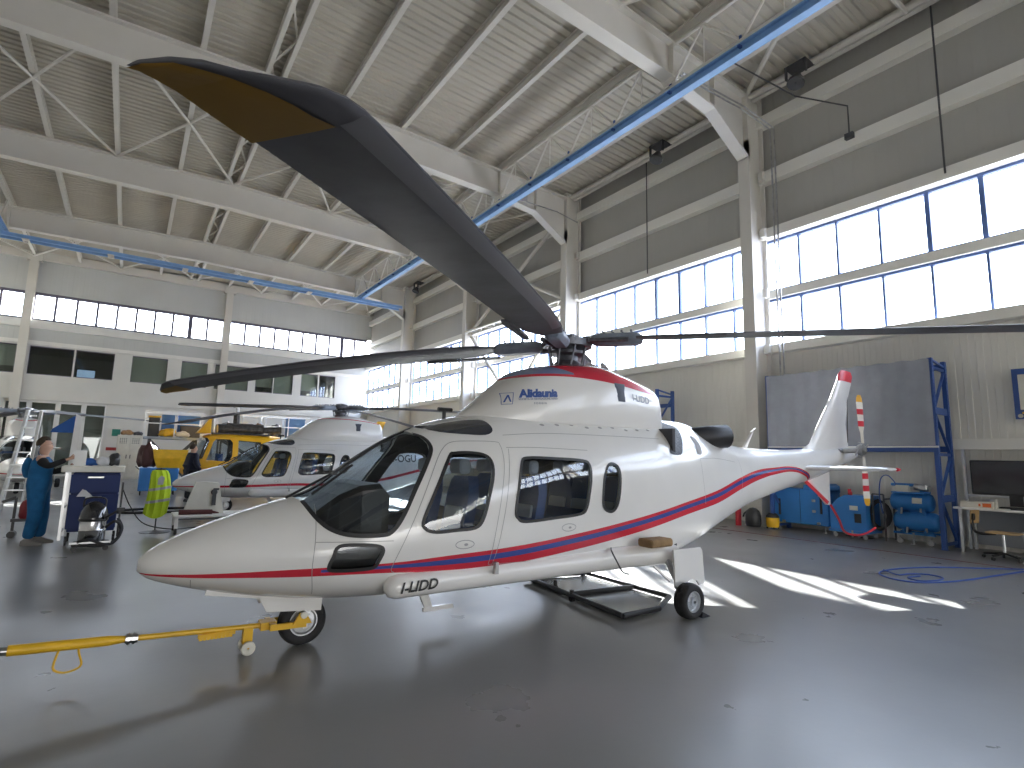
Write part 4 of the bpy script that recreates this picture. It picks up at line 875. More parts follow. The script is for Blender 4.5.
# brown pad lying on the wheel pod
b = MB((4.72, 4.05, .72)); b.rbox((4.55, 3.93, .705), (4.88, 4.14, .79), .03, axis=0); b.build('foam_pad', mat('foam_brown', (.30, .19, .09), .85, noise=(9, .3), bump=(30, .3)), smooth=True); o_ = bpy.data.objects['foam_pad']; o_.location = (4.72, 4.05, .72)
tag(o_, 'brown foam pad lying on top of the white main wheel pod', 'pad')
b = MB(); b.tube(catmull([(4.22, 4.20, .70), (4.15, 4.12, .68), (4.12, 4.02, .60), (4.18, 4.0, .50), (4.3, 4.03, .46)], 5), .008, 6); tag(b.build('tie_strap', blackp, smooth=True), 'black strap looped around the white wheel pod', 'strap')
b = MB(); b.prism([(5.06, 0), (5.2, 0), (5.07, .06)], 3.72, 3.84); tag(b.build('wheel_chock', blackr), 'small black chock behind the main wheel', 'chock')
# red hose hanging in front of the blue cabinets
b = MB(); b.tube(catmull([(10.52, 4.95, .89), (10.9, 5.0, .62), (11.2, 5.05, .38), (11.55, 5.0, .30), (11.9, 4.95, .33), (12.15, 4.9, .42)], 6), .02, 8)
tag(b.build('red_strap', redm, smooth=True), 'red hose curving down from the ventral fin in front of the blue cabinets', 'hose')

# ================================================================ ALONG THE WINDOW WALL
def upright(b, x0, x1, y, h, w=.09):
    pass
def pallet_rack(loc, ya, yb, h, label, levels):
    x0, x1 = 13.42, 14.15; O = (13.8, (ya+yb)/2, 0); t = thing('pallet_rack', label, 'rack', O)
    for y in (ya, yb):
        for x in (x0, x1):
            def post(b, x=x, y=y):
                b.box((x-.045, y-.04, 0), (x+.045, y-.03, h)); b.box((x-.045, y-.03, 0), (x-.035, y+.04, h)); b.box((x+.035, y-.03, 0), (x+.045, y+.04, h)); b.box((x-.07, y-.06, 0), (x+.07, y+.06, .01))
                k = .15
                while k < h-.1: b.box((x-.012, y-.046, k), (x+.012, y-.04, k+.03)); k += .09
            part(t, O, 'post', rackblue, post)
        def br(b, y=y):
            zs = [.1+i*(h-.3)/4 for i in range(5)]
            for i, z in enumerate(zs): b.box((x0+.04, y-.02, z-.07 if i % 2 else z-.03), (x1-.04, y+.02, z+.07 if i % 2 else z+.03))
            for i in range(4): (a, c) = ((x0, x1) if i % 2 else (x1, x0)); b.bar((a, y, zs[i]), (c, y, zs[i+1]), .035, .05, (0, 1, 0))
            b.bar((x0, y, h-.02), (x1, y, h-.12), .04, .04)
        part(t, O, 'upright_bracing', rackblue, br)
    for z in levels:
        for x in (x0, x1): part(t, O, 'beam', rackblue, lambda b: b.box((x-.03, ya+.04, z-.06), (x+.03, yb-.04, z+.06)))
    return t
pallet_rack(None, 4.2, 7.72, 3.86, 'tall blue pallet rack frame holding a grey sheet, beside the compressor', (2.0, 3.75))
pallet_rack(None, 11.35, 13.6, 3.85, 'blue pallet rack against the wall seen behind the rear of the rotor cowling', (1.2, 2.4, 3.4))
b = MB(); N = 60; rows = []
for z in (2.06, 2.5, 3.0, 3.5, 3.84):
    rows.append([(13.36+.012*math.sin(k*1.1+z)+.004*math.sin(k*2.9), 4.2+3.52*k/N, z+(.012*math.sin(k*.9) if z > 3.8 else 0)) for k in range(N+1)])
for z in (3.84, 3.5, 3.0, 2.5, 2.06):
    rows.append([(13.352+.012*math.sin(k*1.1+z)+.004*math.sin(k*2.9), 4.2+3.52*k/N, z+(.012*math.sin(k*.9) if z > 3.8 else 0)) for k in range(N+1)])
b.loft(rows, False, False); tag(b.build('hanging_sheet', greyc, smooth=True), 'large grey sheet hanging on the tall blue rack behind the tail', 'sheet')
b = MB(); b.cyl((13.36, 4.15, 2.03), (13.36, 7.75, 2.03), .02, n=8); tag(b.build('sheet_rod', white, smooth=True), 'white rod along the bottom edge of the grey sheet', 'rod')
def caster(b, x, y, r=.05): b.cyl((x-.015, y, r), (x+.015, y, r), r, n=12); b.cyl((x, y, r), (x, y, .15), .02, n=8)
# blue ground power cabinets
O = (14.0, 7.15, 0); t = thing('equipment_cabinet', 'large blue equipment cabinet on feet under the grey sheet', 'cabinet', O)
part(t, O, 'housing', blue, lambda b: (b.rbox((13.72, 6.52, .17), (14.35, 7.88, 1.02), .03), b.prism([(6.52, .95), (7.1, .95), (7.1, 1.12), (6.6, 1.16), (6.52, 1.1)], 13.75, 14.35, axis=0)), smooth=True, angle=30)
part(t, O, 'top_tray', offw, lambda b: b.rbox((13.9, 6.7, 1.17), (14.2, 7.1, 1.22), .02))
for y, z0, z1 in ((7.7, .35, .75), (6.68, .45, .9)): part(t, O, 'vent_slot', blackp, lambda b: b.rbox((13.70, y-.025, z0), (13.725, y+.025, z1), .01, axis=0))
for y, z in ((6.85, .75), (6.85, .5), (7.6, .2), (6.75, .22), (6.7, .88)): part(t, O, 'latch', steel, lambda b: b.rbox((13.70, y-.04, z-.03), (13.722, y+.04, z+.03), .01, axis=0))
part(t, O, 'door_seam', blackp, lambda b: (b.box((13.712, 7.18, .2), (13.72, 7.185, 1.0))))
for x, y in ((13.8, 6.65), (13.8, 7.75), (14.25, 6.65), (14.25, 7.75)): part(t, O, 'foot', steel, lambda b: (b.cyl((x, y, .02), (x, y, .19), .018, n=8), b.cyl((x, y, 0), (x, y, .02), .05, n=12)), smooth=True)
O = (13.8, 6.0, 0); t = thing('equipment_cabinet', 'smaller blue cabinet with a sloping top corner on castors behind the tail rotor', 'cabinet', O)
part(t, O, 'housing', blue, lambda b: b.loft([[(x, y, z) for y, z in ((5.62, .17), (6.38, .17), (6.38, .66), (6.2, .86), (6.05, .95), (5.62, .95))] for x in (13.5, 14.2)]))
part(t, O, 'base_shelf', blue, lambda b: b.box((13.45, 5.6, .12), (14.2, 6.4, .17)))
part(t, O, 'control_panel', blackp, lambda b: b.rbox((13.49, 5.72, .35), (13.502, 5.86, .55), .01, axis=0)); part(t, O, 'nameplate', offw, lambda b: b.box((13.49, 5.78, .62), (13.5, 5.95, .72)))
part(t, O, 'gauge', redm, lambda b: (b.cyl((13.6, 5.95, .95), (13.6, 5.95, 1.03), .03, n=10), b.cyl((13.7, 6.02, .95), (13.7, 6.02, 1.08), .035, n=10)), smooth=True)
for x, y in ((13.55, 6.3), (13.55, 5.68), (14.1, 6.3), (14.1, 5.68)): part(t, O, 'castor', steel, lambda b: caster(b, x, y), smooth=True)
part(t, O, 'lever', steel, lambda b: (b.cyl((13.48, 5.72, .1), (13.35, 5.75, .04), .02, n=8), b.cyl((13.45, 5.9, .18), (13.45, 5.9, .02), .02, n=8)))
# hose and pump unit between cabinet and compressor
O = (14.0, 5.5, 0); t = thing('hose_reel', 'black hoses coiled on a dark frame between the blue cabinet and the compressor', 'hose reel', (14.0, 5.42, 0))
O = (14.0, 5.42, 0)
part(t, O, 'frame', dark, lambda b: [b.bar(p, q, .03, .03) for p, q in (((13.7, 5.33, 0), (13.7, 5.33, 1.0)), ((13.7, 5.55, .2), (13.7, 5.55, 1.0)), ((13.7, 5.33, 1.0), (13.7, 5.55, 1.0)), ((14.2, 5.33, 0), (14.2, 5.33, .9)), ((13.7, 5.33, .9), (14.2, 5.33, .9)))])
for k in range(5): part(t, O, 'hose', blackr, lambda b: b.tube([(13.72+.03*k, 5.45+.16*math.cos(a*math.pi/8)*(1+.06*k), .55+.33*math.sin(a*math.pi/8)*(1-.04*k)) for a in range(17)], .018, 6), smooth=True)
b = MB(); b.tube(catmull([(13.55, 5.3, .6), (13.5, 5.33, 1.0), (13.55, 5.3, 1.35), (13.7, 5.22, 1.42), (13.8, 5.12, 1.25), (13.8, 5.1, 1.1)], 5), .012, 6); tag(b.build('air_hose', rackblue, smooth=True), 'thin blue air hose arching up beside the compressor', 'hose')
# compressor
O = (14.0, 4.85, 0); t = thing('air_compressor', 'blue twin-tank air compressor beside the tall rack post', 'compressor', O)
for z, y0, y1 in ((.87, 4.48, 5.28), (.47, 4.40, 5.24)):
    tk = part(t, O, 'tank', blue, lambda b: b.lathe([(.0, y0), (.1, y0+.01), (.165, y0+.04), (.195, y0+.09), (.2, y0+.13), (.2, y1-.13), (.195, y1-.09), (.165, y1-.04), (.1, y1-.01), (0, y1)], (13.95, 0, z), (0, 1, 0), 24), smooth=True)
    part(tk, O, 'label_plate', offw, lambda b: b.add([(13.95-.202*math.cos(a), y, z+.202*math.sin(a)) for a in (-.1, .2, .5) for y in (y0+.16, y0+.34)], [(0, 1, 3, 2), (2, 3, 5, 4)])) if z > .6 else None
    part(tk, O, 'valve', steel, lambda b: (b.cyl((13.78, y0+.2, z-.2), (13.78, y0+.2, z-.12), .02, n=8), b.cyl((13.75, y0+.55, z-.25), (13.8, y0+.55, z-.13), .022, n=8)))
part(t, O, 'frame', blue, lambda b: (b.box((13.75, 4.45, .2), (13.80, 5.2, .24)), b.box((14.1, 4.45, .2), (14.15, 5.2, .24)), b.box((13.75, 4.6, .2), (14.15, 4.64, .3)), b.box((13.75, 5.0, .2), (14.15, 5.04, .3)), b.box((13.78, 4.6, .6), (13.84, 4.66, .72)), b.box((13.78, 5.05, .6), (13.84, 5.11, .72)), b.cyl((14.0, 4.85, .64), (14.0, 4.85, .72), .12, n=16)))
for y in (4.55, 5.1): part(t, O, 'castor', steel, lambda b: caster(b, 13.8, y, .06), smooth=True)
part(t, O, 'jack', steel, lambda b: (b.cyl((13.72, 4.82, .0), (13.72, 4.82, .24), .018, n=8), b.cyl((13.72, 4.82, 0), (13.72, 4.82, .015), .06, n=12)))
part(t, O, 'top_plate', blue, lambda b: (b.box((13.75, 4.6, 1.05), (14.15, 5.2, 1.08)), b.rbox((13.8, 4.8, 1.2), (14.1, 5.22, 1.26), .03), b.cyl((14.0, 4.65, 1.08), (14.0, 4.65, 1.2), .1, n=14)))
part(t, O, 'pump_head', offw, lambda b: (b.rbox((13.76, 4.86, 1.08), (13.95, 5.12, 1.22), .03), [b.cyl((13.74, 4.9+k*.05, 1.15), (13.77, 4.9+k*.05, 1.15), .035, n=10) for k in range(5)]))
part(t, O, 'motor', steel, lambda b: (b.cyl((13.9, 4.52, 1.16), (13.9, 4.8, 1.2), .07, n=16), b.rbox((13.78, 4.55, 1.14), (13.86, 4.7, 1.24), .02)), smooth=True, angle=40)
# small yellow and black vacuums
O = (13.45, 7.75, 0); t = thing('vacuum_cleaner', 'small yellow bucket vacuum on the floor by the blue cabinet', 'vacuum cleaner', O)
part(t, O, 'tank', yellow, lambda b: b.lathe([(.0, .04), (.13, .04), (.15, .08), (.16, .26), (.15, .28)], O, (0, 0, 1), 20), smooth=True)
part(t, O, 'motor_head', blackp, lambda b: b.lathe([(.155, .28), (.15, .32), (.1, .38), (.04, .4), (0, .4)], O, (0, 0, 1), 20), smooth=True); part(t, O, 'cap', offw, lambda b: b.lathe([(.035, .39), (.04, .42), (.03, .45), (0, .45)], O, (0, 0, 1), 12), smooth=True)
for a in range(4): part(t, O, 'castor', blackp, lambda b: b.cyl((13.45+.13*math.cos(a*1.57+.7), 7.75+.13*math.sin(a*1.57+.7)-.01, .025), (13.45+.13*math.cos(a*1.57+.7), 7.75+.13*math.sin(a*1.57+.7)+.01, .025), .025, n=10))
O = (13.6, 8.75, 0); t = thing('vacuum_cleaner', 'black vacuum cleaner on the floor under the tail boom', 'vacuum cleaner', (13.25, 8.15, 0)); O = (13.25, 8.15, 0)
part(t, O, 'body', blackp, lambda b: b.lathe([(0, .03), (.17, .03), (.19, .1), (.19, .3), (.15, .42), (.08, .48), (0, .5)], O, (0, 0, 1), 20), smooth=True)
part(t, O, 'hose', blackr, lambda b: b.tube([(13.12+.02*k, 8.15+.2*math.cos(k*.5), .25+.18*math.sin(k*.5)) for k in range(14)], .022, 8), smooth=True)
O = (13.3, 8.6, 0); t = thing('fire_extinguisher', 'small red cylinder beside the black vacuum under the tail boom', 'extinguisher', O)
part(t, O, 'cylinder', redm, lambda b: b.lathe([(.0, 0), (.07, 0), (.075, .03), (.075, .42), (.06, .48), (.025, .5), (.02, .54), (0, .54)], O, (0, 0, 1), 16), smooth=True); part(t, O, 'valve', blackp, lambda b: (b.box((13.27, 8.58, .54), (13.33, 8.62, .58)), b.bar((13.3, 8.6, .58), (13.2, 8.6, .6), .02, .015)))
# notice board
O = (14.38, 2.75, 3.1); t = thing('notice_board', 'blue framed notice board with a pale sheet high on the wall', 'board', O)
part(t, O, 'backing', rackblue, lambda b: b.box((14.36, 2.3, 2.6), (14.45, 3.16, 3.6))); part(t, O, 'sheet', offw, lambda b: b.box((14.35, 2.4, 2.78), (14.36, 3.07, 3.48)))
part(t, O, 'caption', yellow, lambda b: [b.box((14.352, 3.05-k*.07, 2.70), (14.36, 3.01-k*.07, 2.735)) for k in range(9)]); part(t, O, 'round_mark', offw, lambda b: b.cyl((14.352, 3.08, 2.66), (14.36, 3.08, 2.66), .04, n=16))
# desk, screen, chair
O = (13.9, 3.1, 0); t = thing('workbench', 'white workbench against the wall right of the tall rack', 'workbench', O)
part(t, O, 'worktop', white, lambda b: b.rbox((13.45, 1.4, .82), (14.35, 4.03, .86), .02)); part(t, O, 'shelf_panel', mat('bench_grey', (.33, .35, .38), .5), lambda b: (b.box((14.3, 1.45, .1), (14.33, 3.95, .8)), b.box((13.9, 1.45, .38), (14.3, 3.0, .41)), b.box((13.7, 2.2, .41), (14.2, 2.75, .80))))
for x, y in ((13.52, 3.93), (14.28, 3.93), (13.52, 1.5), (14.28, 1.5)): part(t, O, 'leg', alu, lambda b: b.box((x-.025, y-.025, 0), (x+.025, y+.025, .82)))
part(t, O, 'back_rail', alu, lambda b: (b.box((14.2, 3.98, 0), (14.25, 4.03, 2.0)), b.box((14.2, 1.45, 1.05), (14.24, 3.98, 1.09))))
O = (14.1, 3.25, .86); t = thing('screen', 'large black flat screen standing on the white workbench', 'screen', O)
part(t, O, 'panel', blackp, lambda b: b.rbox((14.02, 2.55, 1.10), (14.09, 3.86, 1.78), .02, axis=0)); part(t, O, 'display', mat('screen_glass', (.012, .012, .015), .12), lambda b: b.box((14.012, 2.58, 1.14), (14.02, 3.83, 1.75)))
part(t, O, 'stand', blackp, lambda b: (b.box((14.05, 3.1, .9), (14.1, 3.3, 1.15)), b.rbox((13.95, 2.95, .86), (14.2, 3.45, .885), .03)))
O = (13.8, 3.7, .86); t = thing('carton', 'open white and orange carton on the corner of the workbench', 'box', O)
part(t, O, 'box', offw, lambda b: b.box((13.6, 3.45, .86), (13.85, 3.95, .97))); part(t, O, 'print', mat('orange_print', (.75, .16, .04), .5), lambda b: (b.box((13.592, 3.47, .88), (13.6, 3.6, .95)), b.box((13.592, 3.63, .89), (13.6, 3.66, .94))))
b = MB((13.7, 3.35, .86)); b.cyl((13.7, 3.42, .86), (13.7, 3.42, .98), .025, n=10); b.cyl((13.7, 3.42, .98), (13.7, 3.42, 1.04), .012, n=8); o_ = b.build('spray_bottle', offw, smooth=True); o_.location = (13.7, 3.35, .86); tag(o_, 'small pale bottle next to the carton on the workbench', 'bottle')
b = MB((13.7, 2.95, .86)); b.rbox((13.6, 2.75, .86), (13.8, 3.2, .88), .02); o_ = b.build('keyboard', blackp); o_.location = (13.7, 2.95, .86); tag(o_, 'black keyboard on the workbench in front of the screen', 'keyboard')
O = (13.05, 3.35, 0); t = thing('office_chair', 'brown wooden swivel chair on a black star base by the workbench', 'chair', O)
wd = mat('plywood_brown', (.42, .28, .13), .5, noise=(6, .2))
def bk(b):
    rows = []
    for i in range(9):
        a = -.5+i/8; rows.append([(13.05-.22+.44*(a+.5)+0, 3.60+.05*math.cos(a*3)-dy, z) for dy, z in ((0, .60), (0.02, .84), (.035, .84), (.015, .60))])
    b.loft(rows)
part(t, O, 'backrest', wd, bk); part(t, O, 'seat', wd, lambda b: b.rbox((12.82, 2.95, .46), (13.27, 3.42, .485), .08)); 
part(t, O, 'back_support', blackp, lambda b: (b.tube(catmull([(13.05, 3.3, .45), (13.05, 3.52, .43), (13.05, 3.62, .5), (13.05, 3.63, .72)], 4), .025, 8), b.rbox((13.0, 3.585, .66), (13.1, 3.645, .78), .02, axis=1)), smooth=True, angle=40)
part(t, O, 'gas_column', alu, lambda b: b.cyl((13.05, 3.2, .12), (13.05, 3.2, .46), .025, n=12), smooth=True)
for k in range(5):
    a = k*2*math.pi/5+.3; x, y = 13.05+.3*math.cos(a), 3.2+.3*math.sin(a)
    part(t, O, 'base_leg', blackp, lambda b: b.bar((13.05, 3.2, .12), (x, y, .08), .04, .03)); part(t, O, 'castor', blackp, lambda b: b.cyl((x-.02*math.sin(a), y+.02*math.cos(a), .03), (x+.02*math.sin(a), y-.02*math.cos(a), .03), .03, n=12))
O = (13.45, 2.75, 0); t = thing('waste_bin', 'pale grey plastic bin under the end of the workbench', 'bin', O)
part(t, O, 'bin', mat('bin_grey', (.55, .57, .60), .5), lambda b: b.loft([[(13.45+sx*w, 2.80+sy*w, z) for sx, sy in ((-1, -1), (1, -1), (1, 1), (-1, 1))] for w, z in ((.15, .0), (.19, .46), (.20, .46), (.20, .49), (.185, .49), (.15, .04))]))
# blue air hose on the floor
b = MB(); P = [(12.6, 2.45), (12.09, 2.74), (11.5, 3.15), (10.97, 3.52), (10.32, 3.78), (9.75, 3.86), (9.39, 3.77), (9.18, 3.51), (9.24, 3.25), (9.62, 3.05), (10.2, 2.92), (10.9, 2.82), (11.85, 2.68), (12.2, 2.6)]
b.tube(catmull([(x, y, .012) for x, y in P], 6), .011, 6); b.tube(catmull([(9.75, 3.86, .03), (9.6, 3.62, .012), (9.85, 3.55, .012), (10.05, 3.4, .012), (10.0, 3.2, .012), (9.65, 3.1, .03), (9.4, 3.25, .012), (9.5, 3.45, .012), (9.8, 3.4, .012)], 6), .011, 6)
tag(b.build('floor_hose', mat('hose_blue', (.03, .09, .38), .4), smooth=True), 'blue air hose lying in loose loops on the floor', 'hose')

# ================================================================ LEFT SIDE
# tool cart
O = (-.4, 12.0, 0); t = thing('tool_cart', 'dark blue tool cart with a white worktop beside the mechanic', 'tool cart', O)
part(t, O, 'worktop', offw, lambda b: b.rbox((-.86, 11.65, 1.20), (-.0, 12.4, 1.30), .02)); 
part(t, O, 'body', cartblue, lambda b: (b.rbox((-.70, 11.75, .22), (-.06, 12.35, 1.19), .02)))
for z0, z1 in ((.86, 1.16), (.27, .83)): d = part(t, O, 'door', cartblue, lambda b: b.rbox((-.72, 11.70, z0), (-.05, 11.745, z1), .01, axis=1)); part(d, O, 'handle', alu, lambda b: b.rbox((-.50, 11.67, z1-.06), (-.28, 11.70, z1-.03), .01, axis=1))
part(t, O, 'side_rail', alu, lambda b: (b.box((-.80, 11.70, .1), (-.76, 11.74, 1.2)), b.box((-.80, 12.3, .1), (-.76, 12.34, 1.2)), b.box((-.80, 11.74, .6), (-.77, 12.3, .63)), b.box((-.80, 11.74, .2), (-.77, 12.3, .23))))
part(t, O, 'end_frame', blackp, lambda b: (b.box((-.02, 11.74, .12), (.01, 11.77, 1.0)), b.box((-.02, 12.3, .12), (.01, 12.33, 1.0)), b.box((-.02, 11.77, .9), (.01, 12.3, .93))))
for x in (-.7, -.06):
    for y in (11.8, 12.3): part(t, O, 'castor', blackp, lambda b: caster(b, x, y, .06), smooth=True)
def blob(name, c, r, m, label, cat, seed=0, sub=2):
    rnd = random.Random(seed); bm = bmesh.new(); bmesh.ops.create_icosphere(bm, subdivisions=sub+1, radius=1)
    for v in bm.verts:
        k = 1+.22*math.sin(v.co.x*4+seed)*math.cos(v.co.y*5+seed)+.1*rnd.uniform(-1, 1); v.co = Vector((v.co.x*r[0]*k, v.co.y*r[1]*k, max(v.co.z, -.6)*r[2]*k))
    mn = min(v.co.z for v in bm.verts)
    for v in bm.verts: v.co.z -= mn
    me = bpy.data.meshes.new(name); bm.to_mesh(me); bm.free(); me.polygons.foreach_set('use_smooth', [True]*len(me.polygons)); me.materials.append(m)
    o = bpy.data.objects.new(name, me); COL.objects.link(o); o.location = c; return tag(o, label, cat)
ragb = mat('rag_blue', (.03, .10, .32), .9); ragw = mat('rag_white', (.6, .6, .62), .9)
blob('cloth', (-.52, 12.0, 1.3), (.16, .12, .07), ragb, 'blue rag in a heap on the white top of the tool cart', 'cloth', 1)
blob('cloth', (-.33, 11.95, 1.3), (.12, .10, .09), ragw, 'white rag in a heap on the tool cart', 'cloth', 2)
blob('tool_bag', (-.17, 12.0, 1.3), (.09, .12, .13), blackp, 'small black bag on the tool cart', 'bag', 3)
b = MB((-.6, 11.9, 1.3)); b.box((-.72, 11.86, 1.3), (-.56, 11.90, 1.56)); o_ = b.build('document_box', white); o_.location = (-.6, 11.9, 1.3); tag(o_, 'upright white panel on the tool cart under the hand of the mechanic', 'panel')
# paper on the cart front
b = MB(); b.add([(-.62, 11.66, .80), (-.40, 11.66, .80), (-.5, 11.665, .90), (-.55, 11.665, .92)], [(0, 1, 2, 3)]); b.add([(-.62, 11.668, .80), (-.40, 11.668, .80), (-.5, 11.672, .90), (-.55, 11.672, .92)], [(3, 2, 1, 0)]); tag(b.build('paper_sheet', ragw), 'crumpled pale paper tucked on the front of the tool cart', 'paper')
# wet and dry vacuum
O = (-.34, 11.2, 0); t = thing('vacuum_cleaner', 'steel drum vacuum cleaner with black head in front of the tool cart', 'vacuum cleaner', O)
part(t, O, 'trolley_base', blackp, lambda b: (b.rbox((-.58, 11.0, .07), (-.10, 11.42, .12), .06), [b.cyl((x, y-.015, .04), (x, y+.015, .04), .04, n=12) for x in (-.54, -.14) for y in (11.05, 11.38)]))
part(t, O, 'bumper', alu, lambda b: b.rbox((-.60, 10.98, .12), (-.08, 11.0, .15), .005, axis=1))
part(t, O, 'drum', mat('drum_steel', (.55, .55, .56), .22, 1), lambda b: b.lathe([(0, .12), (.16, .12), (.175, .14), (.175, .30), (.18, .31), (.175, .32), (.175, .46), (0, .46)], O, (0, 0, 1), 28), smooth=True, angle=40)
part(t, O, 'motor_head', mat('gloss_black', (.015, .015, .018), .12, coat=.6), lambda b: b.lathe([(.19, .45), (.2, .48), (.19, .52), (.17, .62), (.13, .70), (.06, .75), (0, .76)], O, (0, 0, 1), 28), smooth=True)
part(t, O, 'handle', blackp, lambda b: b.tube(catmull([(-.48, 11.2, .66), (-.46, 11.2, .80), (-.22, 11.2, .80), (-.2, 11.2, .66)], 4), .014, 8), smooth=True)
part(t, O, 'hose', blackr, lambda b: b.tube(catmull([(-.17, 11.1, .35), (-.05, 11.0, .45), (.03, 11.05, .35), (.0, 11.05, .18), (-.15, 10.98, .1), (-.35, 10.96, .18), (-.5, 11.0, .14), (-.3, 11.0, .08), (-.05, 11.1, .1), (.05, 11.2, .3), (-.02, 11.2, .48)], 5), .022, 8), smooth=True)
part(t, O, 'nozzle', blackp, lambda b: (b.cyl((-.2, 11.05, .5), (.02, 11.0, .64), .02, n=8), b.rbox((-.05, 10.98, .6), (.06, 11.06, .66), .01)))
# ---- the mechanic
cov = mat('coverall_blue', (.012, .13, .32), .85, noise=(7, .25), bump=(14, .5)); shirtb = mat('shirt_black', (.012, .012, .014), .85, bump=(20, .3)); shoe = mat('shoe_grey', (.22, .21, .20), .7)
def person(loc, rz, label, main=True):
    t = thing('person', label, 'person', loc, rz)
    # local frame: faces +x, left is +y
    if main:
        Jt = dict(pel=((0, 0, .95), (.15, .12)), wst=((.0, 0, 1.12), (.14, .115)), chs=((-.01, 0, 1.32), (.17, .12)), nck=((0, 0, 1.46), (.07, .07)), hd0=((.015, 0, 1.53), (.072, .07)),
                  shR=((.0, -.17, 1.40), (.065, .065)), elR=((.14, -.22, 1.28), (.045, .045)), wrR=((.36, -.16, 1.40), (.028, .028)), hnR=((.43, -.14, 1.43), (.032, .02)),
                  shL=((.0, .17, 1.42), (.065, .065)), elL=((.10, .22, 1.17), (.045, .045)), wrL=((.30, .17, 1.24), (.028, .028)), hnL=((.37, .15, 1.27), (.032, .02)),
                  hpR=((0, -.10, .90), (.11, .10)), knR=((.03, -.12, .50), (.075, .075)), anR=((-.03, -.13, .09), (.05, .05)), hpL=((0, .10, .90), (.11, .10)), knL=((.06, .11, .50), (.075, .075)), anL=((.06, .12, .09), (.05, .05)))
    else:
        Jt = dict(pel=((0, 0, .95), (.15, .12)), wst=((.0, 0, 1.12), (.14, .115)), chs=((-.01, 0, 1.34), (.17, .12)), nck=((0, 0, 1.49), (.07, .07)), hd0=((.015, 0, 1.56), (.072, .07)),
                  shR=((.0, -.18, 1.44), (.065, .065)), elR=((.02, -.23, 1.15), (.045, .045)), wrR=((.2, -.2, 1.0), (.028, .028)), hnR=((.27, -.19, .98), (.032, .02)),
                  shL=((.0, .18, 1.44), (.065, .065)), elL=((.02, .23, 1.15), (.045, .045)), wrL=((.2, .2, 1.0), (.028, .028)), hnL=((.27, .19, .98), (.032, .02)),
                  hpR=((0, -.10, .90), (.11, .10)), knR=((.02, -.12, .50), (.075, .075)), anR=((-.03, -.12, .09), (.05, .05)), hpL=((0, .10, .90), (.11, .10)), knL=((.03, .11, .50), (.075, .075)), anL=((.0, .12, .09), (.05, .05)))
    E = [('pel', 'wst'), ('wst', 'chs'), ('chs', 'nck'), ('nck', 'hd0'), ('chs', 'shR'), ('shR', 'elR'), ('elR', 'wrR'), ('wrR', 'hnR'), ('chs', 'shL'), ('shL', 'elL'), ('elL', 'wrL'), ('wrL', 'hnL'), ('pel', 'hpR'), ('hpR', 'knR'), ('knR', 'anR'), ('pel', 'hpL'), ('hpL', 'knL'), ('knL', 'anL')]
    hz = Jt['hd0'][0][2]
    J = dict(Jt)
    J['fcL'] = ((.03, 0, hz+.06), (.092, .088)); J['hd1'] = ((.012, 0, hz+.13), (.108, .105)); J['hd2'] = ((.0, 0, hz+.19), (.085, .08)); E2 = E+[('hd0', 'fcL'), ('fcL', 'hd1'), ('hd1', 'hd2')]
    J['nos'] = ((.122, 0, hz+.08), (.014, .012)); E2.append(('fcL', 'nos'))
    for s, n in ((-1, 'R'), (1, 'L')):
        J['ear'+n] = ((.0, s*.088, hz+.10), (.012, .02)); E2.append(('hd1', 'ear'+n))
        h = Vector(J['hn'+n][0]); w = Vector(J['wr'+n][0]); d = (h-w).normalized(); up = Vector((0, 0, 1)); sd = d.cross(up).normalized(); up2 = sd.cross(d)
        for k, (o_, ln) in enumerate(((-.030, .062), (-.010, .072), (.010, .068), (.028, .052))):
            a = h+d*.03+up2*o_; b_ = a+d*ln*.55+sd*(.006*s); c = b_+d*ln*.35+sd*.02*s
            J['f%d%s' % (k, n)] = (tuple(a), .0095); J['g%d%s' % (k, n)] = (tuple(b_), .0085); J['h%d%s' % (k, n)] = (tuple(c), .007); E2 += [('hn'+n, 'f%d%s' % (k, n)), ('f%d%s' % (k, n), 'g%d%s' % (k, n)), ('g%d%s' % (k, n), 'h%d%s' % (k, n))]
        a = h+up2*.035+d*.0; b_ = a+up2*.02+d*.035; J['t0'+n] = (tuple(a), .011); J['t1'+n] = (tuple(b_), .009); E2 += [('hn'+n, 't0'+n), ('t0'+n, 't1'+n)]
    skin_mesh('body', J, E2, skin, t, 2, root='pel')
    # clothes
    g = lambda k, e: (Jt[k][0], tuple(x+e for x in (Jt[k][1] if isinstance(Jt[k][1], tuple) else (Jt[k][1],)*2)))
    if main:
        C = {k: g(k, .035) for k in ('pel', 'wst', 'hpR', 'hpL', 'knR', 'knL')}; C['chs'] = ((-.01, 0, 1.33), (.235, .20)); C['shR'] = ((0, -.17, 1.41), .105); C['shL'] = ((0, .17, 1.41), .105)
        C['nk'] = ((0, 0, 1.50), (.115, .11)); C['anR'] = (Jt['anR'][0], (.085, .085)); C['anL'] = (Jt['anL'][0], (.085, .085))
        skin_mesh('coverall', C, [('pel', 'wst'), ('wst', 'chs'), ('chs', 'nk'), ('chs', 'shR'), ('chs', 'shL'), ('pel', 'hpR'), ('hpR', 'knR'), ('knR', 'anR'), ('pel', 'hpL'), ('hpL', 'knL'), ('knL', 'anL')], cov, t, 2)
        for n in 'RL': skin_mesh('sleeve', {'s': (tuple(Vector(Jt['sh'+n][0])*.93+Vector((0, 0, .095))), .095), 'e': (Jt['el'+n][0], .06), 'w': (Jt['wr'+n][0], .042)}, [('s', 'e'), ('e', 'w')], shirtb, t, 2)
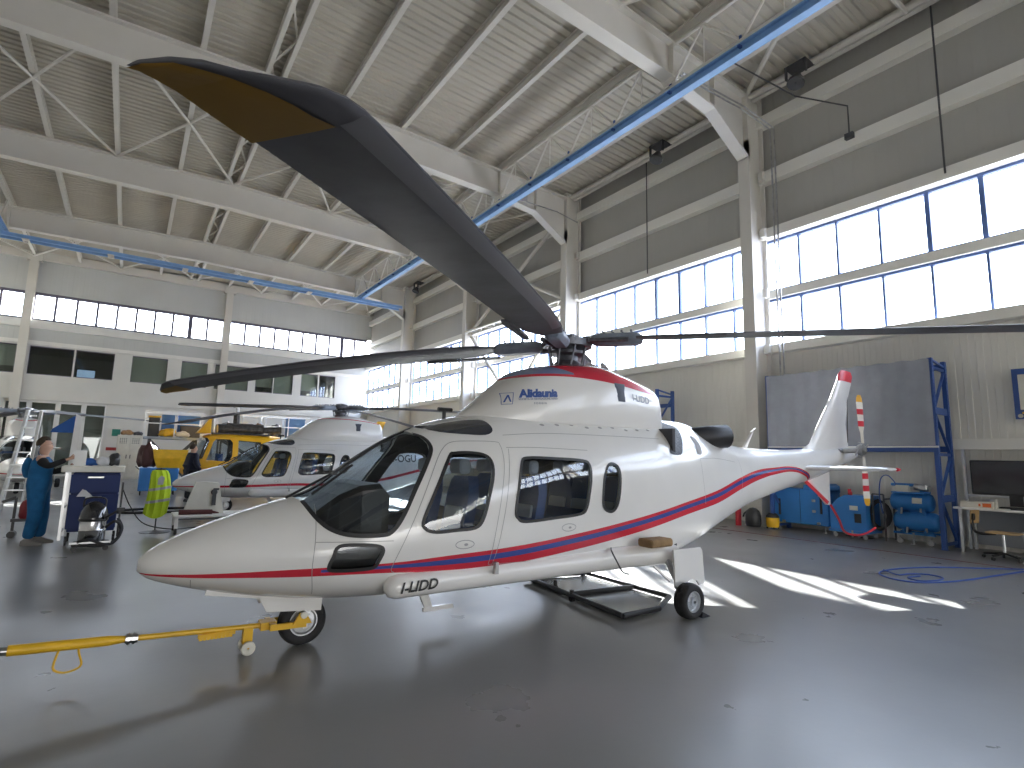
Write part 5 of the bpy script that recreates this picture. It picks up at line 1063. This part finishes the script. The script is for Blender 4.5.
        skin_mesh('tied_sleeve', {'a': ((-.15, -.10, 1.42), .05), 'b': ((-.20, -.02, 1.25), .07), 'c': ((-.17, .03, 1.08), .06)}, [('a', 'b'), ('b', 'c')], cov, t, 2)
    else:
        C = {k: g(k, .06) for k in ('pel', 'wst')}; C['hem'] = ((0, 0, .84), .21); C['chs'] = ((-.01, 0, 1.35), (.235, .20))
        for k in ('shR', 'shL'): C[k] = (Jt[k][0], .11)
        for k in ('elR', 'elL', 'wrR', 'wrL'): C[k] = g(k, .022)
        C['nk'] = ((0, 0, 1.53), (.11, .105))
        skin_mesh('jacket', C, [('hem', 'pel'), ('pel', 'wst'), ('wst', 'chs'), ('chs', 'nk'), ('chs', 'shR'), ('chs', 'shL'), ('shR', 'elR'), ('elR', 'wrR'), ('shL', 'elL'), ('elL', 'wrL')], mat('jacket_navy', (.012, .016, .035), .85, bump=(15, .4)), t, 2)
        skin_mesh('trousers', {'pel': g('pel', .02), **{k: g(k, .03) for k in ('hpR', 'hpL', 'knR', 'knL', 'anR', 'anL')}}, [('pel', 'hpR'), ('hpR', 'knR'), ('knR', 'anR'), ('pel', 'hpL'), ('hpL', 'knL'), ('knL', 'anL')], mat('trousers_dark', (.02, .02, .03), .85), t, 2)
    for n in 'RL':
        x, y, z = Jt['an'+n][0]; b = MB(); b.loft([[(x+dx, y-w_, .0), (x+dx, y+w_, .0), (x+dx, y+w_, h_*.5), (x+dx, y+w_*.5, h_), (x+dx, y-w_*.5, h_), (x+dx, y-w_, h_*.5)] for dx, w_, h_ in ((-.08, .03, .07), (-.05, .042, .1), (.03, .045, .1), (.1, .048, .07), (.17, .045, .05), (.2, .03, .035))]); b.build('shoe', shoe if main else blackp, t, smooth=True, angle=60)
    # hair and eyes
    bm = bmesh.new(); bmesh.ops.create_uvsphere(bm, u_segments=24, v_segments=16, radius=1)
    dl = [v for v in bm.verts if (v.co.x > .45 and v.co.z < .55) or v.co.z < -.55]; bmesh.ops.delete(bm, geom=dl, context='VERTS')
    for v in bm.verts: n_ = 1+.05*math.sin(v.co.x*19)*math.sin(v.co.y*17); v.co = Vector((v.co.x*.108*n_-.005, v.co.y*.092*n_, v.co.z*.118*n_+hz+.135))
    me = bpy.data.meshes.new('hair'); bm.to_mesh(me); bm.free(); me.polygons.foreach_set('use_smooth', [True]*len(me.polygons)); me.materials.append(hairm); h = bpy.data.objects.new('hair', me); COL.objects.link(h); h.parent = t
    md = h.modifiers.new('s', 'SOLIDIFY'); md.thickness = .012
    for s in (-1, 1):
        b = MB(); b.lathe([(.0, -.012), (.009, -.008), (.012, 0), (.009, .008), (0, .012)], (.094, s*.03, hz+.115), (1, 0, 0), 10); e_ = b.build('eye', mat('eye_white', (.7, .7, .7), .3), t, smooth=True)
        b = MB(); b.cyl((.105, s*.03, hz+.115), (.1075, s*.03, hz+.115), .005, n=8); b.build('iris', blackp, e_)
        b = MB(); b.bar((.103, s*.015, hz+.135), (.095, s*.05, hz+.137), .008, .006); b.build('eyebrow', hairm, t)
    b = MB(); b.bar((.098, -.022, hz+.045), (.098, .022, hz+.045), .012, .007); b.build('lips', mat('lip', (.38, .15, .12), .5), t)
    return t
person((-1.16, 12.2, 0), math.radians(-8), 'person in blue coverall with black sleeves, seen from behind, reaching to the tool cart')
person((1.72, 20.2, 0), math.radians(20), 'person in a dark jacket standing by the yellow helicopter', False)
# red and black case behind the mechanic
O = (-1.37, 13.2, 0); t = thing('canister_trolley', 'red canister on a small black trolley behind the mechanic', 'canister', O)
part(t, O, 'canister', mat('canister_red', (.25, .02, .03), .5), lambda b: b.lathe([(0, .33), (.09, .33), (.11, .37), (.11, .55), (.08, .63), (.03, .66), (0, .66)], O, (0, 0, 1), 18), smooth=True)
part(t, O, 'trolley', blackp, lambda b: (b.box((-1.57, 13.1, .28), (-1.17, 13.3, .33)), b.cyl((-1.54, 13.1, .06), (-1.54, 13.3, .06), .06, n=12), b.cyl((-1.20, 13.1, .06), (-1.20, 13.3, .06), .06, n=12), b.box((-1.56, 13.18, .06), (-1.52, 13.22, .7)), b.box((-1.22, 13.18, .06), (-1.18, 13.22, .3)), b.bar((-1.54, 13.2, .7), (-1.72, 13.2, .62), .05, .05)))
# aluminium ladder stand
O = (-2.15, 18.2, 0); t = thing('step_ladder', 'tall aluminium ladder stand behind the mechanic at the left edge', 'ladder', O)
part(t, O, 'rail', alu, lambda b: b.bar((-2.35, 17.6, 0), (-2.1, 17.9, 2.5), .08, .05)); part(t, O, 'rail', alu, lambda b: b.bar((-1.95, 17.6, 0), (-1.85, 17.9, 2.5), .06, .05)); part(t, O, 'rail', alu, lambda b: b.bar((-2.45, 18.6, 0), (-2.12, 18.0, 2.5), .06, .05)); part(t, O, 'rail', alu, lambda b: b.bar((-1.9, 18.6, 0), (-1.85, 18.0, 2.5), .06, .05))
for k in range(8): z = .25+k*.3; part(t, O, 'step', alu, lambda b: b.box((-2.35+.1*k*.3, 17.6+.12*z-.05, z), (-1.93, 17.6+.12*z+.08, z+.03)))
# ---- third helicopter at the left edge
H4 = helicopter('white helicopter at the left edge seen nose on, behind the aluminium ladder', (-3.35, 28.2, 0), math.radians(97), liv2, cowl2, [], [(196, .3, 2.97), (106, .25, 2.97), (286, .1, 2.97), (16, .2, 2.97)], full=False)
# blue fin panel on a white post
O = (-1.3, 20.0, 0); t = thing('fin_stand', 'blue triangular fin panel fixed to a tall white post near the glazed doors', 'stand', O)
part(t, O, 'post', white, lambda b: b.prism([(-1.34, 1.1), (-1.2, 1.1), (-1.14, 2.3), (-1.2, 2.52), (-1.30, 2.56)], 19.97, 20.03)); part(t, O, 'fin_panel', ragb, lambda b: b.prism([(-1.82, 2.02), (-1.78, 2.12), (-1.36, 2.48), (-1.30, 2.5), (-1.32, 2.02)], 19.96, 20.02))
part(t, O, 'base', white, lambda b: (b.cyl((-1.27, 20, .03), (-1.27, 20, 1.15), .03, n=10), b.cyl((-1.27, 20, 0), (-1.27, 20, .03), .3, n=20)), smooth=True, angle=40)
# yellow safety jacket on a stand
O = (.59, 13.0, 0); t = thing('clothes_stand', 'thin dark stand with a round base holding the yellow safety jacket', 'stand', O)
part(t, O, 'base', blackp, lambda b: b.lathe([(0, 0), (.26, 0), (.27, .01), (.05, .03), (.02, .05)], O, (0, 0, 1), 24), smooth=True, angle=40); part(t, O, 'pole', blackp, lambda b: (b.cyl((.59, 13.02, .03), (.59, 13.02, 1.24), .012, n=8), b.cyl((.45, 13.02, 1.17), (.73, 13.02, 1.17), .01, n=6)))
hv = mat('hi_vis_yellow', (.55, .75, .03), .8, bump=(10, .4)); rf = mat('reflective_grey', (.42, .43, .44), .4)
def vest(b, z0=None):
    prof = [(1.20, .36, .62, .70), (1.17, .42, .55, .74)]
    rows = []
    for z, xa, xb, d in ((1.215, .50, .64, .03), (1.19, .44, .71, .05), (1.12, .42, .745, .075), (1.0, .42, .77, .085), (.85, .415, .79, .09), (.7, .40, .79, .09), (.55, .385, .785, .09), (.42, .37, .77, .085), (.32, .36, .76, .08)):
        n = 28; cx, w = (xa+xb)/2, (xb-xa)/2
        rows.append([(cx+w*math.cos(a*2*math.pi/n), 13.0+d*math.sin(a*2*math.pi/n)*(1+.22*math.sin(a*1.9+z*3)), z+(.05*math.cos(a*.45) if z < .45 else 0)) for a in range(n)])
    b.loft(rows)
O2 = (.59, 13.0, .8); vt_ = thing('safety_jacket', 'yellow high-visibility jacket with grey bands hanging on the thin stand', 'jacket', O2)
part(vt_, O2, 'jacket', hv, vest, smooth=True)
def band(b, z, xa, xb, d=.097):
    n = 28; cx, w = (xa+xb)/2, (xb-xa)/2+.004
    b.loft([[(cx+w*math.cos(a*2*math.pi/n), 13.0+d*math.sin(a*2*math.pi/n)*(1+.22*math.sin(a*1.9+zz_*3)), zz_+.03*math.cos(a*2*math.pi/n)) for a in range(n)] for zz_ in (z, z+.05)], False)
for z, xa, xb in ((.82, .415, .79), (.58, .387, .787)): part(vt_, O2, 'reflective_band', rf, lambda b: band(b, z, xa, xb), smooth=True)
part(vt_, O2, 'reflective_patch', rf, lambda b: b.add([(.55, 12.895, .92), (.64, 12.895, .92), (.66, 12.905, 1.06), (.6, 12.91, 1.1), (.55, 12.90, 1.04)], [(0, 1, 2, 3, 4)])); part(vt_, O2, 'collar', dark, lambda b: b.tube([(.50+.08*(1+math.cos(a*math.pi/6)), 13.0+.04*math.sin(a*math.pi/6), 1.215) for a in range(13)], .012, 6))
b = MB(); b.tube(catmull([(-.0, 12.0, .9), (.15, 12.3, .55), (.4, 12.7, .2), (.9, 13.2, .02), (1.4, 13.4, .015), (2.0, 13.0, .015)], 6), .01, 6); tag(b.build('power_cable', blackr, smooth=True), 'thin black cable trailing from the tool cart along the floor', 'cable')
b = MB(); b.tube([(.9+1.1*math.cos(a*math.pi/16), 17.3+.55*math.sin(a*math.pi/16), .03) for a in range(33)], .03, 8); tag(b.build('hose_ring', blackr, smooth=True), 'large black hose ring lying on the floor behind the safety jacket', 'hose')
# white trolley with equipment
O = (1.5, 12.8, 0); t = thing('platform_trolley', 'low white platform trolley on black castors behind the nose of the large helicopter', 'trolley', O)
part(t, O, 'deck', white, lambda b: b.rbox((.84, 12.45, .31), (2.6, 13.2, .36), .03))
for x in (.9, 2.5):
    for y in (12.52, 13.12): part(t, O, 'leg', white, lambda b: b.box((x-.03, y-.03, .1), (x+.03, y+.03, .31))); part(t, O, 'castor', blackp, lambda b: b.cyl((x-.02, y, .06), (x+.02, y, .06), .06, n=12))
part(t, O, 'cross_bar', dark, lambda b: (b.box((.92, 12.5, .26), (2.5, 12.53, .29))))
b = MB((1.4, 12.8, .36)); b.prism([(.99, .36), (1.18, .98), (1.38, .99), (1.42, .36)], 12.62, 12.72); b.prism([(1.38, .36), (1.38, .98), (1.60, .96), (1.72, .36)], 12.66, 13.0); o_ = b.build('seat_shell', offw); o_.location = (1.4, 12.8, .36); tag(o_, 'white seat shell standing upright on the low trolley', 'shell')
b = MB((1.52, 12.64, .6)); b.lathe([(.0, -.03), (.05, -.03), (.06, 0), (.04, .02), (0, .02)], (1.52, 12.64, .78), (0, -1, 0), 12); b.box((1.49, 12.62, .52), (1.56, 12.66, .76)); b.box((1.50, 12.61, .82), (1.6, 12.65, .86)); o_ = b.build('latch_mechanism', dark); o_.location = (1.52, 12.64, .6); tag(o_, 'dark latch mechanism on the white seat shell', 'latch')
b = MB((1.2, 12.55, .4)); b.cyl((.93, 12.55, .41), (1.5, 12.53, .40), .05, n=14); b.cyl((1.5, 12.53, .4), (1.62, 12.53, .38), .03, .012, n=10); o_ = b.build('rolled_cover', mat('maroon_cloth', (.10, .03, .03), .8), smooth=True); o_.location = (1.2, 12.55, .4); tag(o_, 'rolled maroon cover lying on the low white trolley', 'cover')
# blue parts cart and clutter by the yellow helicopter
O = (.7, 23.6, 0); t = thing('parts_cart', 'blue parts cart with dark items standing left of the yellow engine cover', 'cart', O)
part(t, O, 'body', blue, lambda b: b.rbox((.42, 23.4, .15), (1.6, 24.0, .95), .03)); part(t, O, 'handle', blackp, lambda b: b.tube([(.40, 23.5, .9), (.30, 23.5, 1.0), (.30, 23.9, 1.0), (.4, 23.9, .9)], .02, 6))
for x in (.5, 1.5):
    for y in (23.45, 23.95): part(t, O, 'castor', blackp, lambda b: caster(b, x, y, .07))
blob('engine_part', (.62, 23.7, .95), (.28, .25, .5), mat('dark_red_part', (.06, .02, .02), .6), 'dark red and black machine part on the blue parts cart', 'machine part', 5)
b = MB((1.3, 23.7, .95)); b.loft([[(1.3-w, 23.4+q, z), (1.3+w, 23.4+q, z), (1.3+w, 23.9, z), (1.3-w, 23.9, z)] for w, z, q in ((.38, .96, .1), (.5, 1.3, .02), (.55, 1.62, .0), (.53, 1.62, .02), (.36, 1.0, .12))]); o_ = b.build('engine_cover', yellow); o_.location = (1.3, 23.7, .95); tag(o_, 'yellow removed engine cover resting on the blue parts cart', 'cover')
# grey cabinets by the far wall
O = (.05, 36.2, 0); t = thing('metal_cabinet', 'tall pale grey metal cabinet by the far wall', 'cabinet', O)
part(t, O, 'body', offw, lambda b: b.rbox((-.5, 36.0, .0), (.62, 36.7, 2.35), .02))
for x0, x1 in ((-.48, .05), (.07, .6)): d = part(t, O, 'door', offw, lambda b: b.rbox((x0, 35.96, .1), (x1, 36.0, 2.3), .01, axis=1)); part(d, O, 'handle', dark, lambda b: b.box((x1-.1 if x0 < 0 else x0+.05, 35.94, 1.1), (x1-.06 if x0 < 0 else x0+.09, 35.96, 1.3))); part(d, O, 'vent_holes', dark, lambda b: [b.box((x0+.1+i*.09, 35.95, 1.9+j*.08), (x0+.14+i*.09, 35.96, 1.94+j*.08)) for i in range(4) for j in range(4)])
blob('cardboard_box', (-.1, 36.3, 2.35), (.3, .2, .15), brown, 'brown bundle on top of the tall grey cabinet', 'bundle', 7); blob('cloth', (.4, 36.3, 2.35), (.2, .2, .12), dark, 'dark bundle on top of the tall grey cabinet', 'bundle', 8)
# signs on the far wall
b = MB(); b.box((-.85, 39.94, 2.35), (-.45, 39.98, 2.75)); o_ = b.build('wall_sign', mat('sign_green', (.03, .22, .16), .5)); tag(o_, 'small square green sign on the far wall right of the glazed doors', 'sign')
b = MB(); b.box((-1.05, 39.94, 1.5), (-.35, 39.98, 1.68)); o_ = b.build('wall_sign', mat('sign_red', (.35, .03, .03), .5)); tag(o_, 'small red strip sign on the far wall below the green one', 'sign')
# monitor in the upper room
O = (-2.4, 41.2, 5.4); t = thing('monitor', 'small lit monitor behind the upper office window', 'monitor', O)
part(t, O, 'frame', blackp, lambda b: b.box((-2.95, 41.2, 5.7), (-2.0, 41.28, 6.3))); em = bpy.data.materials.new('lit_screen'); em.use_nodes = True; em.node_tree.nodes['Principled BSDF'].inputs['Emission Color'].default_value = (.35, .55, .9, 1); em.node_tree.nodes['Principled BSDF'].inputs['Emission Strength'].default_value = .6
part(t, O, 'display', em, lambda b: b.box((-2.9, 41.19, 5.78), (-2.05, 41.2, 6.22))); part(t, O, 'stand', blackp, lambda b: (b.box((-2.5, 41.22, 4.62), (-2.45, 41.26, 5.75)), b.box((-2.8, 41.0, 4.6), (-2.2, 41.5, 4.63))))
# ---- yellow helicopter under repair
O = (3.4, 25.2, 0); t = thing('helicopter', 'yellow helicopter under repair with open engine deck, in front of the work platforms', 'helicopter', O)
ye = mat('helicopter_yellow', (.78, .42, .015), .3, coat=.4)
YS = [(1.75,1.15,.75,.15,.95,2,2),(1.9,1.35,.6,.4,.95,2,2),(2.1,1.75,.5,.6,1.0,2.2,2.4),(2.3,2.08,.45,.68,1.1,2.4,2.6),(2.6,2.26,.42,.74,1.2,2.8,3),(3.2,2.32,.42,.76,1.3,3,3),(4.2,2.32,.45,.76,1.3,3,3),(5.0,2.28,.55,.7,1.35,2.6,2.6),(5.8,2.2,.9,.5,1.5,2.2,2.2),(6.6,2.1,1.3,.3,1.7,2,2),(9.5,2.0,1.6,.16,1.8,2,2)]
b = MB((3.4, 0, 0)); xs = [1.75+.12*i for i in range(65)]; b.loft([secring(x, 48, YS) for x in xs if x <= 9.5]); b.cur = 1; b.loft([secring(x, 48, YS, .04) for x in xs if 1.9 < x < 5.5])
fy = b.build('fuselage', [ye, lining], t); bm = bmesh.new(); bm.from_mesh(fy.data); inner = [f for f in bm.faces if f.material_index == 1]; bmesh.ops.reverse_faces(bm, faces=inner); bm.to_mesh(fy.data); bm.free()
cut = MB((3.4, 0, 0)); cut.prism([(1.88, 1.30), (2.1, 1.25), (2.42, 1.3), (2.62, 2.0), (2.55, 2.12), (2.2, 2.2), (1.7, 1.6)], -1, 1); cut.prism([(2.55, 1.25), (3.35, 1.2), (3.45, 1.4), (3.45, 1.95), (3.35, 2.08), (2.85, 2.08), (2.75, 1.95)], -1, 1); cut.prism([(3.65, 1.25), (4.5, 1.25), (4.5, 2.0), (3.65, 2.05)], -1, 1)
co = cut.build('cutter', white, t); md = fy.modifiers.new('b', 'BOOLEAN'); md.operation = 'DIFFERENCE'; md.solver = 'EXACT'; md.object = co; dg = bpy.context.evaluated_depsgraph_get(); dg.update(); nm = bpy.data.meshes.new_from_object(fy.evaluated_get(dg)); fy.modifiers.clear(); fy.data = nm; bpy.data.objects.remove(co)
nm.polygons.foreach_set('use_smooth', [True]*len(nm.polygons)); nm.set_sharp_from_angle(angle=math.radians(35))
for sgn in (-1, 1):
    for P in ([(2.55, 1.25), (3.35, 1.2), (3.45, 1.4), (3.45, 1.95), (3.35, 2.08), (2.85, 2.08), (2.75, 1.95)], [(3.65, 1.25), (4.5, 1.25), (4.5, 2.0), (3.65, 2.05)], [(1.95, 1.32), (2.1, 1.27), (2.42, 1.3), (2.60, 2.0), (2.40, 2.05), (2.2, 1.8)]):
        b = MB((3.4, 0, 0)); patch(b, P, -.02, sgn, 4, YS); b.build('window', glass_h, t)
part(t, (3.4, 0, 0), 'seat', seatb, lambda b: (b.box((2.6, -.5, .6), (3.0, .5, .9)), b.box((3.0, -.5, .6), (3.15, .5, 1.5))))
part(t, (3.4, 0, 0), 'engine', mat('engine_dark', (.07, .065, .06), .5, .5, noise=(9, .5), bump=(20, .6)), lambda b: (b.cyl((2.9, -.25, 2.5), (4.6, -.25, 2.55), .2, n=14), b.cyl((2.9, .25, 2.5), (4.6, .25, 2.55), .2, n=14), b.box((3.2, -.35, 2.3), (4.2, .35, 2.75)), b.cyl((3.6, 0, 2.6), (3.6, 0, 3.2), .12, n=14), b.cyl((4.6, -.3, 2.5), (5.3, -.4, 2.55), .14, n=12), b.box((2.7, -.4, 2.28), (4.9, .4, 2.34))))
part(t, (3.4, 0, 0), 'engine_cowl', ye, lambda b: b.loft([[(x, -.42, 2.3), (x, .42, 2.3), (x, .36, z), (x, -.36, z)] for x, z in ((2.2, 2.32), (2.5, 2.75), (2.62, 2.95), (2.66, 2.95))]))
part(t, (3.4, 0, 0), 'mast', steel, lambda b: (b.cyl((3.6, 0, 3.2), (3.6, 0, 3.45), .07, n=12), b.cyl((3.6, 0, 3.4), (3.6, 0, 3.48), .16, n=12)))
for s in (-1, 1): part(t, (3.4, 0, 0), 'skid', dark, lambda b: (b.tube([(1.9, s*1.0, .15), (2.1, s*1.0, .05), (5.3, s*1.0, .05)], .05, 8), b.tube([(2.8, s*1.0, .08), (2.8, s*.5, .5)], .04, 8), b.tube([(4.6, s*1.0, .08), (4.6, s*.5, .5)], .04, 8)))
part(t, (3.4, 0, 0), 'tail_fin', ye, lambda b: b.prism([(8.9, 1.9), (9.6, 1.9), (10.1, 3.2), (9.7, 3.2)], -.05, .05))
# ---- work platforms behind it
def platform(x0, x1, y0, y1, zd, label, items):
    O = ((x0+x1)/2, (y0+y1)/2, 0); t = thing('work_platform', label, 'platform', O)
    part(t, O, 'deck', mat('deck_blue_grey', (.35, .40, .46), .6), lambda b: b.box((x0, y0, zd-.1), (x1, y1, zd)))
    part(t, O, 'scissor_legs', dark, lambda b: [b.bar(p, q, .05, .07) for y in (y0+.1, y1-.1) for p, q in (((x0+.2, y, .1), (x1-.2, y, zd-.1)), ((x1-.2, y, .1), (x0+.2, y, zd-.1)), ((x0+.2, y, .1), (x0+.2, y, zd-.1)), ((x1-.2, y, .1), (x1-.2, y, zd-.1)))])
    part(t, O, 'base', dark, lambda b: (b.box((x0, y0, .06), (x1, y0+.1, .16)), b.box((x0, y1-.1, .06), (x1, y1, .16)), [b.cyl((x, y, .08), (x, y+.06, .08), .08, n=10) for x in (x0+.1, x1-.1) for y in (y0, y1-.06)]))
    n = max(2, int((x1-x0)/.9))
    for i in range(n+1):
        x = x0+(x1-x0)*i/n
        for y in (y0+.02, y1-.02): part(t, O, 'rail_post', alu, lambda b: b.box((x-.02, y-.02, zd), (x+.02, y+.02, zd+1.05)))
    for y in (y0+.02, y1-.02):
        for z in (.55, 1.05): part(t, O, 'guard_rail', alu, lambda b: b.box((x0, y-.015, zd+z-.02), (x1, y+.015, zd+z+.02)))
    return t
platform(.5, 2.6, 27.2, 28.4, 2.15, 'left work platform with railings holding blue boxes and a black bin', None)
platform(3.2, 7.2, 27.6, 28.8, 2.25, 'right work platform with railings behind the yellow helicopter', None)
crateb = mat('crate_blue', (.06, .17, .40), .5)
def crate(c, s, m, label, cat='crate', nm='storage_crate'):
    O = (c[0], c[1], c[2]); t = thing(nm, label, cat, O)
    part(t, O, 'box', m, lambda b: b.rbox((c[0]-s[0]/2, c[1]-s[1]/2, c[2]), (c[0]+s[0]/2, c[1]+s[1]/2, c[2]+s[2]), .03)); part(t, O, 'rim', m, lambda b: b.box((c[0]-s[0]/2-.015, c[1]-s[1]/2-.015, c[2]+s[2]-.05), (c[0]+s[0]/2+.015, c[1]+s[1]/2+.015, c[2]+s[2])))
crate((1.35, 27.95, 2.15), (.5, .5, .95), crateb, 'blue crate on the left work platform beside the black bin'); crate((2.1, 27.95, 2.15), (.8, .5, .95), crateb, 'wider blue crate at the right end of the left work platform')
crate((2.15, 27.5, 2.15), (.75, .25, .5), dark, 'dark grey case in front of the wider blue crate', 'case', 'tool_case')
O = (.85, 27.7, 2.15); t = thing('bin', 'black bin with a yellow rim on the left work platform', 'bin', O); part(t, O, 'body', blackp, lambda b: b.rbox((.62, 27.5, 2.15), (1.02, 27.9, 2.95), .05)); part(t, O, 'rim', yellow, lambda b: b.box((.6, 27.48, 2.95), (1.04, 27.92, 3.02)))
blob('yellow_part', (1.35, 27.4, 2.15), (.3, .18, .2), yellow, 'yellow panel lying at the front of the left work platform', 'panel', 9); blob('beige_part', (1.85, 27.32, 2.15), (.28, .1, .14), offw, 'beige bundle lying beside the yellow panel on the platform', 'bundle', 10)
for i, (x, w_, m_, lb) in enumerate(((3.65, .28, dark, 'dark machine part at the left of the right work platform'), (4.95, .27, brown, 'brown machine part in the middle of the right work platform'), (5.72, .28, dark, 'dark rounded machine part at the right of the right work platform'))): blob('machine_part', (x, 28.1, 2.25), (w_, .35, .38), m_, lb, 'machine part', 11+i)
crate((6.65, 28.2, 2.25), (.8, .5, 1.0), crateb, 'blue crate standing at the right end of the right work platform')
crate((4.3, 28.3, 2.25), (.4, .4, .75), offw, 'pale box at the back of the right work platform', 'box', 'equipment_box')
